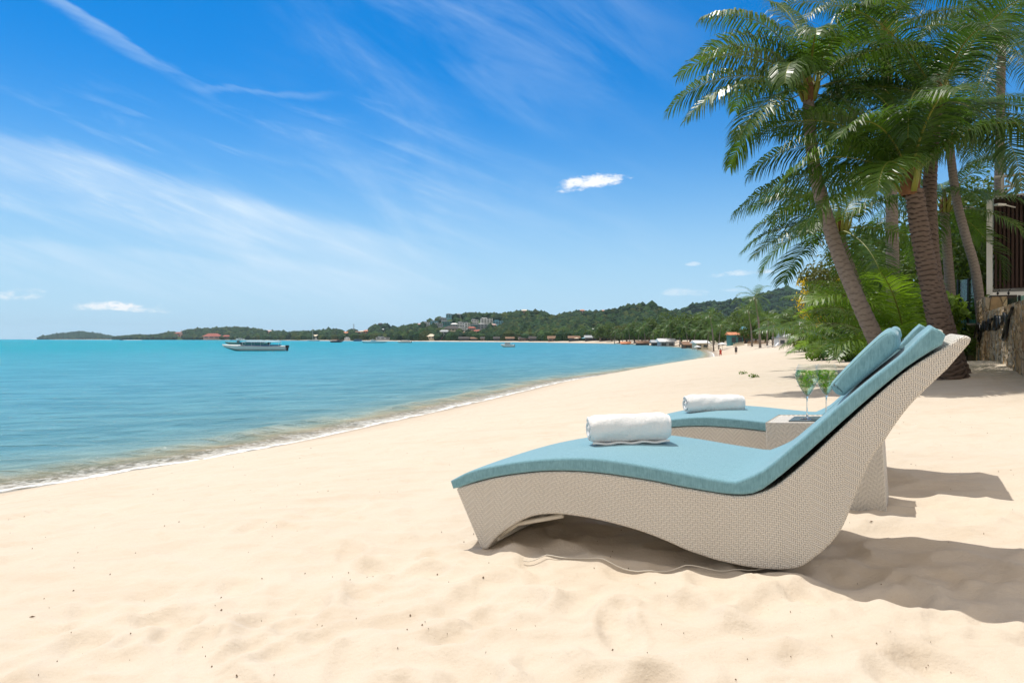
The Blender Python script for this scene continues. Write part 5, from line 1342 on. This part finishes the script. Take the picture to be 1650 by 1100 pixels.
# ------------------------------------------------------------------ boats
plain('hull_white', (.66, .70, .68), .35, .08, .6, .5); plain('hull_teal', (.10, .24, .22), .4, .2, .6, .5); plain('hull_dark', (.03, .03, .045), .4, .1, .6); plain('canvas_blue', (.03, .10, .22), .6, .1, .6); plain('motor', (.02, .02, .025), .35, .1); plain('hull_green', (.06, .22, .14), .5, .2)
def boat(px, py, lpx, facing, hull, top, label, canopy=True, mast=0.0, motors=2, hh=1.0, cab=False, group='boats moored in the bay', boot='hull_teal', name='speedboat', cat='boat', yaw=0.0):
    d = HW*F/(py - HOR); p = at(px, d, z=WZ); L = lpx*d/F; r = empty(name, p, (math.pi if facing < 0 else 0) + yaw)
    n = 14; Bm = L*.20; H = L*.105*hh; V = []; Fc = []
    for i in range(n + 1):
        t = i/n; x = -L/2 + L*t; b = Bm/2*(1 - max(0, (t - .45)/.55)**2.2); kx = max(0, (t - .68)/.32)
        sheer = H*(1 + .42*max(0, t - .35)); keel = -.25*H + kx**1.6*H*1.05; ch = keel + (sheer - keel)*.30
        V += [(x, 0, keel), (x, b*.78, ch), (x + kx*L*.015, b, sheer*.80), (x + kx*L*.03, b*1.02, sheer), (x + kx*L*.03, b*.80, sheer + H*.06), (x + kx*L*.03, 0, sheer + H*.16)]
    m = 6
    mis = []
    for sgn in (1, -1):
        off = len(V) if sgn < 0 else 0
        if sgn < 0: V += [(x, -y, z) for x, y, z in V[:(n + 1)*m]]
        for i in range(n):
            for j in range(m - 1): Fc.append((off + i*m + j, off + (i + 1)*m + j, off + (i + 1)*m + j + 1, off + i*m + j + 1)); mis.append(1 if j == 0 else 0)
        Fc.append(tuple(off + j for j in range(m))); mis.append(0)
    mb = MB(); mb.v = V; mb.f = Fc; mb.mi = mis; o = mb.build('hull', [MATS[hull], MATS[boot]], r, True); fix_normals(o)
    MB().tube([(-L/2, Bm*.50, H*.93), (0, Bm*.52, H*1.0), (L*.25, Bm*.44, H*1.12)], H*.05, 5).tube([(-L/2, -Bm*.50, H*.93), (0, -Bm*.52, H*1.0), (L*.25, -Bm*.44, H*1.12)], H*.05, 5).build('rub_rail', MATS['canvas_blue'], r)
    if cab:
        MB().box((L*.02, 0, H*1.55), (L*.42, Bm*.7, H*.95), taper=.86).build('cabin', MATS['hull_white'], r, bevel=H*.08)
        MB().box((L*.02, 0, H*1.70), (L*.40, Bm*.72, H*.34)).build('window', MATS['window_glass'], r); MB().box((-L*.05, 0, H*2.12), (L*.55, Bm*.8, H*.09)).build('roof', MATS['hull_white'], r, bevel=H*.03)
        MB().tube([(-L*.30, Bm*.36, H), (-L*.30, Bm*.36, H*2.1)], H*.03, 5).tube([(-L*.30, -Bm*.36, H), (-L*.30, -Bm*.36, H*2.1)], H*.03, 5).build('stanchion', MATS['hull_white'], r)
    elif canopy:
        MB().box((-L*.13, 0, H*1.18), (L*.56, Bm*.8, H*.30)).build('seat_bench', MATS['canvas_blue'], r)
        c = MB(); V = []; Fc = []
        for i in range(9):
            x = -L*.42 + L*.62*i/8
            for j in range(5): y = -Bm*.44 + Bm*.88*j/4; V.append((x, y, H*2.0 + H*.10*math.cos((j - 2)*.7) - .06*H*(i == 0) - (H*.18 if i == 8 else 0)))
        for i in range(8):
            for j in range(4): Fc.append((i*5 + j, (i + 1)*5 + j, (i + 1)*5 + j + 1, i*5 + j + 1))
        o = c.add(V, Fc).build('canopy', MATS[top], r, True); sm = o.modifiers.new('solid', 'SOLIDIFY'); sm.thickness = H*.05
        MB().box((L*.21, 0, H*1.55), (L*.02, Bm*.62, H*.55)).build('windscreen', MATS['window_glass'], r)
        for i in range(5):
            for sgn in (-1, 1): MB().tube([(-L*.40 + L*.145*i, sgn*Bm*.42, H), (-L*.40 + L*.145*i, sgn*Bm*.42, H*2.03)], H*.025, 5).build('pole', MATS['hull_white'], r)
    for i in range(motors):
        y = (i - (motors - 1)/2)*Bm*.3; MB().box((-L*.525, y, H*.95), (L*.045, Bm*.16, H*.55)).box((-L*.525, y, H*.35), (L*.02, Bm*.06, H*.9)).build('outboard_motor', MATS['motor'], r, bevel=H*.04)
    if mast:
        MB().tube([(L*.05, 0, H), (L*.05, 0, mast*d/F)], [L*.012, L*.006], 6).build('mast', MATS['hull_white'], r); MB().tube([(L*.05, 0, H*1.9), (-L*.38, 0, H*1.75)], L*.012, 5).build('boom', MATS['hull_white'], r)
    tag(r, label, cat, group); return r
boat(411, 565.2, 96, -1, 'hull_white', 'hull_white', 'largest white speedboat with long canopy, moored at left in the bay', yaw=.12, hh=.74)
boat(398, 556.6, 68, -1, 'hull_teal', 'hull_white', 'dark speedboat half hidden behind the largest white speedboat', boot='hull_dark', hh=.6)
boat(818, 559.2, 22, -1, 'hull_white', 'hull_white', 'white cabin cruiser alone in the middle of the bay', cab=True, hh=1.5, yaw=.25)
boat(543, 551.6, 20, 1, 'hull_dark', 'paint_red', 'black hulled boat with reddish canopy, left of the blue boat', motors=1, hh=1.1)
boat(577, 549.6, 14, 1, 'canvas_blue', 'canvas_blue', 'dark blue boat below the orange roofed houses', motors=1, hh=1.2, boot='hull_dark')
boat(605, 552.1, 38, 1, 'hull_teal', 'hull_white', 'very long low flat boat in front of the waterfront hall', canopy=False, motors=1, hh=.3, name='longtail_boat', boot='hull_dark')
boat(601, 549.4, 9, -1, 'hull_white', 'hull_white', 'small white boat just behind the very long low boat', cab=True, motors=1, hh=1.5)
boat(651, 552.2, 23, -1, 'hull_white', 'canvas_blue', 'white speedboat with blue canopy left of the pier', motors=2, hh=.9)
boat(505, 549.2, 20, -1, 'hull_white', 'hull_white', 'white sailboat with bare mast anchored off the far shore', canopy=False, cab=False, motors=0, mast=25, hh=.6, name='sailboat', cat='sailboat')
boat(558, 548.8, 6, 1, 'hull_white', 'hull_white', 'tiny white boat right behind the black hulled boat', cab=True, motors=1, hh=1.4)
boat(196, 548.0, 7, -1, 'hull_dark', 'paint_red', 'tiny boat speeding left far out, trailing a white wake', canopy=False, motors=1, hh=1.6)
boat(387, 547.9, 14, -1, 'hull_white', 'hull_white', 'small white boat far behind the two moored speedboats', cab=True, motors=1, hh=1.2)
d = HW*F/2.0; p = at(215, d, z=WZ + .10); r = empty('wake_foam', p); mb = MB(); rr2 = random.Random(3)
for i in range(16): mb.box((-d*15/F + d*30/F*i/16 + rr2.uniform(-1, 1), rr2.uniform(-2, 2), .15), (d*2.6/F, rr2.uniform(3, 8), rr2.uniform(.3, .9)), rr2.uniform(-.3, .3), taper=.3)
o = mb.build('foam', MATS['paint_white'], r); tag(r, 'white foam wake trailing behind the tiny speeding boat', 'wake')
# mooring line
boat(1102, 557.9, 11, 1, 'hull_green', 'hull_green', 'small green canoe at the water edge below the village', canopy=False, motors=0, hh=.55, name='canoe', cat='canoe', group='small craft on the beach', boot='hull_green')
# kayaks and white sunbeds on the upper beach
def kayak(px, d, L, yaw, matn, label):
    p = ground_pt(px, d, -.02); r = empty('kayak', p, yaw); n = 18; V = []; Fc = []; k = 12
    for i in range(n + 1):
        t = i/n; x = -L/2 + L*t; w = max(.01, .38*math.sin(math.pi*t)**.6); h = .16 + .10*abs(2*t - 1)**2.5
        for j in range(k):
            a = 2*math.pi*j/k; V.append((x, math.cos(a)*w, .12 + .12*abs(2*t - 1)**2.2 + math.sin(a)*h*min(1, w*4) - (.05 if 4 <= j <= 2 else 0)))
    for i in range(n):
        for j in range(k): j2 = (j + 1) % k; Fc.append((i*k + j, (i + 1)*k + j, (i + 1)*k + j2, i*k + j2))
    o = MB().add(V, Fc).build('hull', MATS[matn], r, True); fix_normals(o)
    for x in (-L*.16, L*.14): MB().lathe([(.0, .27), (.20, .27), (.24, .31), (.27, .30)], 16, (x, 0, 0)).build('cockpit', MATS['motor'], r, True)
    tag(r, label, 'kayak', 'small craft on the beach')
plain('kayak_orange', (.72, .25, .03), .4, .15, 2, .5); plain('kayak_green', (.20, .26, .06), .5, .2, 2)
kayak(1352, 58, 4.6, R(22), 'kayak_orange', 'orange kayak lying on the sand behind the goblets')
kayak(1334, 66, 3.6, R(12), 'kayak_green', 'olive green kayak just behind the orange kayak')
def sunbed(px, d, yaw, label):
    p = ground_pt(px, d, 0); r = empty('sunbed', p, yaw)
    MB().box((-.25, 0, .34), (1.35, .62, .07)).build('seat', MATS['paint_white'], r, bevel=.02)
    b = MB().box((.30, 0, 0), (.70, .62, .06)).build('backrest', MATS['paint_white'], r, bevel=.02); b.location = (.40, 0, .38); b.rotation_euler = (0, R(-48), 0)
    for x in (-.8, .3):
        for y in (-.25, .25): MB().box((x, y, .14), (.05, .05, .36)).build('leg', MATS['paint_white'], r)
    tag(r, label, 'sunbed', 'white sunbeds on the upper beach')
sunbed(1357, 56, R(10), 'white sunbed with raised back, left one beside the orange kayak'); sunbed(1367, 60, R(15), 'white sunbed with raised back, right one beside the orange kayak')
sunbed(1246, 110, R(0), 'pale lounger far up the beach, left of the largest white parasol')

# ------------------------------------------------------------------ people
plain('skin', (.42, .24, .16), .6, .08, 8); plain('cloth_red', (.50, .06, .04), .8, .15, 8); plain('cloth_dark', (.035, .04, .05), .8, .2, 8); plain('hair', (.03, .02, .015), .7, .2, 20)
def person(px, d, h, label, shirt, shorts, yaw, pose):
    p = ground_pt(px, d, 0); r = empty('person', p, yaw); s = h/1.7
    J = {'pel': (0, 0, .92), 'spi': (.0, .0, 1.15), 'che': (.02, 0, 1.36), 'nec': (.03, 0, 1.48), 'hea': (.05, 0, 1.58), 'top': (.05, 0, 1.69)}
    for sg, nm in ((1, 'l'), (-1, 'r')):
        f = pose*sg
        J['hip' + nm] = (0, .10*sg, .88); J['kne' + nm] = (f*.16 + .04, .11*sg, .48); J['ank' + nm] = (f*.30 - .02, .11*sg, .07); J['toe' + nm] = (f*.30 + .14, .12*sg, .02)
        J['sho' + nm] = (.02, .19*sg, 1.40); J['elb' + nm] = (-f*.12, .25*sg, 1.12); J['wri' + nm] = (-f*.22 + .08, .25*sg, .88); J['han' + nm] = (-f*.24 + .12, .24*sg, .78)
    bones = [('pel', 'spi'), ('spi', 'che'), ('che', 'nec'), ('nec', 'hea'), ('hea', 'top')]
    for nm in 'lr': bones += [('pel', 'hip' + nm), ('hip' + nm, 'kne' + nm), ('kne' + nm, 'ank' + nm), ('ank' + nm, 'toe' + nm), ('che', 'sho' + nm), ('sho' + nm, 'elb' + nm), ('elb' + nm, 'wri' + nm), ('wri' + nm, 'han' + nm)]
    rad = {'pel': .15, 'spi': .13, 'che': .15, 'nec': .055, 'hea': .10, 'top': .075, 'hip': .10, 'kne': .06, 'ank': .04, 'toe': .03, 'sho': .06, 'elb': .042, 'wri': .028, 'han': .035}
    names = list(J); me = bpy.data.meshes.new('body'); me.from_pydata([tuple(c*s for c in J[k]) for k in names], [(names.index(a), names.index(b)) for a, b in bones], []); me.update()
    o = link('body', me, MATS['skin'], r); sk = o.modifiers.new('skin', 'SKIN'); sk.use_smooth_shade = True
    for i, k in enumerate(names):
        q = rad[k[:3]]*s; o.data.skin_vertices[0].data[i].radius = (q, q*(.8 if k in ('pel', 'spi', 'che') else 1)); o.data.skin_vertices[0].data[i].use_root = (k == 'pel')
    o.modifiers.new('sub', 'SUBSURF').levels = 1; o.modifiers['sub'].render_levels = 1
    MB().tube([(0, 0, .95*s), (.01, 0, 1.15*s), (.02, 0, 1.34*s), (.03, 0, 1.45*s)], [.17*s, .155*s, .19*s, .09*s], 12).tube([(.02, .17*s, 1.40*s), (-pose*.06*s, .24*s, 1.2*s)], [.08*s, .065*s], 8).tube([(.02, -.17*s, 1.40*s), (pose*.06*s, -.24*s, 1.2*s)], [.08*s, .065*s], 8).build('shirt', MATS[shirt], r, True)
    mb = MB()
    for sg in (1, -1): mb.tube([(0, .07*sg*s, .97*s), (pose*sg*.05*s, .11*sg*s, .78*s), (pose*sg*.14*s, .11*sg*s, .54*s)], [.125*s, .115*s, .10*s], 10)
    mb.build('shorts', MATS[shorts], r, True)
    MB().lathe([tuple(c*s for c in q) for q in ((.02, 1.73), (.08, 1.71), (.108, 1.65), (.10, 1.58), (.07, 1.55))], 10, (.03*s, 0, 0)).build('hair', MATS['hair'], r, True)
    tag(r, label, 'person', 'people walking on the beach'); return r
def person_at(px, py_foot, py_head, *a):
    best = None
    for d in np.linspace(60, 160, 201):
        p = at(px, d, z=0); z = float(ground_base(np.array([p.x]), np.array([p.y]))[0]); py = HOR + (1 - z)*F/d
        if best is None or abs(py - py_foot) < best[0]: best = (abs(py - py_foot), d)
    d = best[1]; person(px, d, (py_foot - py_head)*d/F, *a)
person_at(1161, 575.5, 561.5, 'person in red top and trousers walking at the water edge', 'cloth_red', 'cloth_red', R(100), .6)
person_at(1186, 571.5, 557.5, 'person in dark clothes with bare legs walking higher on the sand', 'cloth_dark', 'cloth_dark', R(80), .7)

# ------------------------------------------------------------------ litter on the sand
rr = random.Random(5); mb = MB(); q_ = 0
while q_ < 420:
    a = rr.uniform(-.70, .72); r_ = 1.6*math.exp(rr.uniform(0, 2.6)); x, y = r_*math.sin(a), r_*math.cos(a)
    if r_ > 12: continue
    z = gz(x, y)
    if z < WZ + .5: continue
    q_ += 1; l = (.0014 + .0034*rr.random()**3)*(1 + .06*r_); w = l*rr.uniform(.25, .8); th = rr.uniform(0, 3.14); c, s_ = math.cos(th), math.sin(th)
    if rr.random() < .05: l *= 3; w = .002
    V = [(x + c*l*u_ - s_*w*v_, y + s_*l*u_ + c*w*v_, z + k) for u_, v_, k in ((-1, 0, .003), (0, -1, .002), (1, 0, .004), (0, 1, .003), (0, 0, .008))]
    mb.add(V, [(0, 1, 4), (1, 2, 4), (2, 3, 4), (3, 0, 4)])
o = mb.build('beach_litter', MATS['twig'], None); tag(o, 'scattered dark leaf crumbs and twigs on the foreground sand', 'litter', kind='stuff')
for px, py, lab in [(1197, 603, 'left of two tiny green sprigs sprouting from the sand behind the farther towel'), (1214, 608, 'right of two tiny green sprigs sprouting from the sand behind the farther towel')]:
    best = min(np.linspace(10, 26, 80), key=lambda d: abs(HOR + (1 - gz(at(px, d, z=0).x, d))*F/d - py)); p = ground_pt(px, best, 0); r = empty('green_sprig', p)
    V, Fq, ti = leaf_cloud(46, [(0, 0, .05, .14, .07, .05)], .035, int(px), .3); mesh_np('leaves', V, Fq, [MATS['leaf_bright']], r, attrs={'tint': ti}); tag(r, lab, 'plant')

# ------------------------------------------------------------------ air
def haze():
    m = bpy.data.materials.new('haze_air'); m.use_nodes = True; t = NT(m.node_tree); t.N.clear()
    v = t.new('ShaderNodeVolumePrincipled'); v.inputs['Color'].default_value = (.62, .84, 1, 1); v.inputs['Density'].default_value = HAZE; v.inputs['Anisotropy'].default_value = .2
    o = t.new('ShaderNodeOutputMaterial'); t.L.new(v.outputs[0], o.inputs['Volume'])
    z0, z1 = -8.2, 175.0
    h = MB().box((0, 0, (z0 + z1)/2), (19000, 19000, z1 - z0)).build('haze', m, None); tag(h, kind='stuff')
    h['label'] = 'thin blue tropical haze over the bay'; h['category'] = 'haze'
HAZE = .000055
haze()
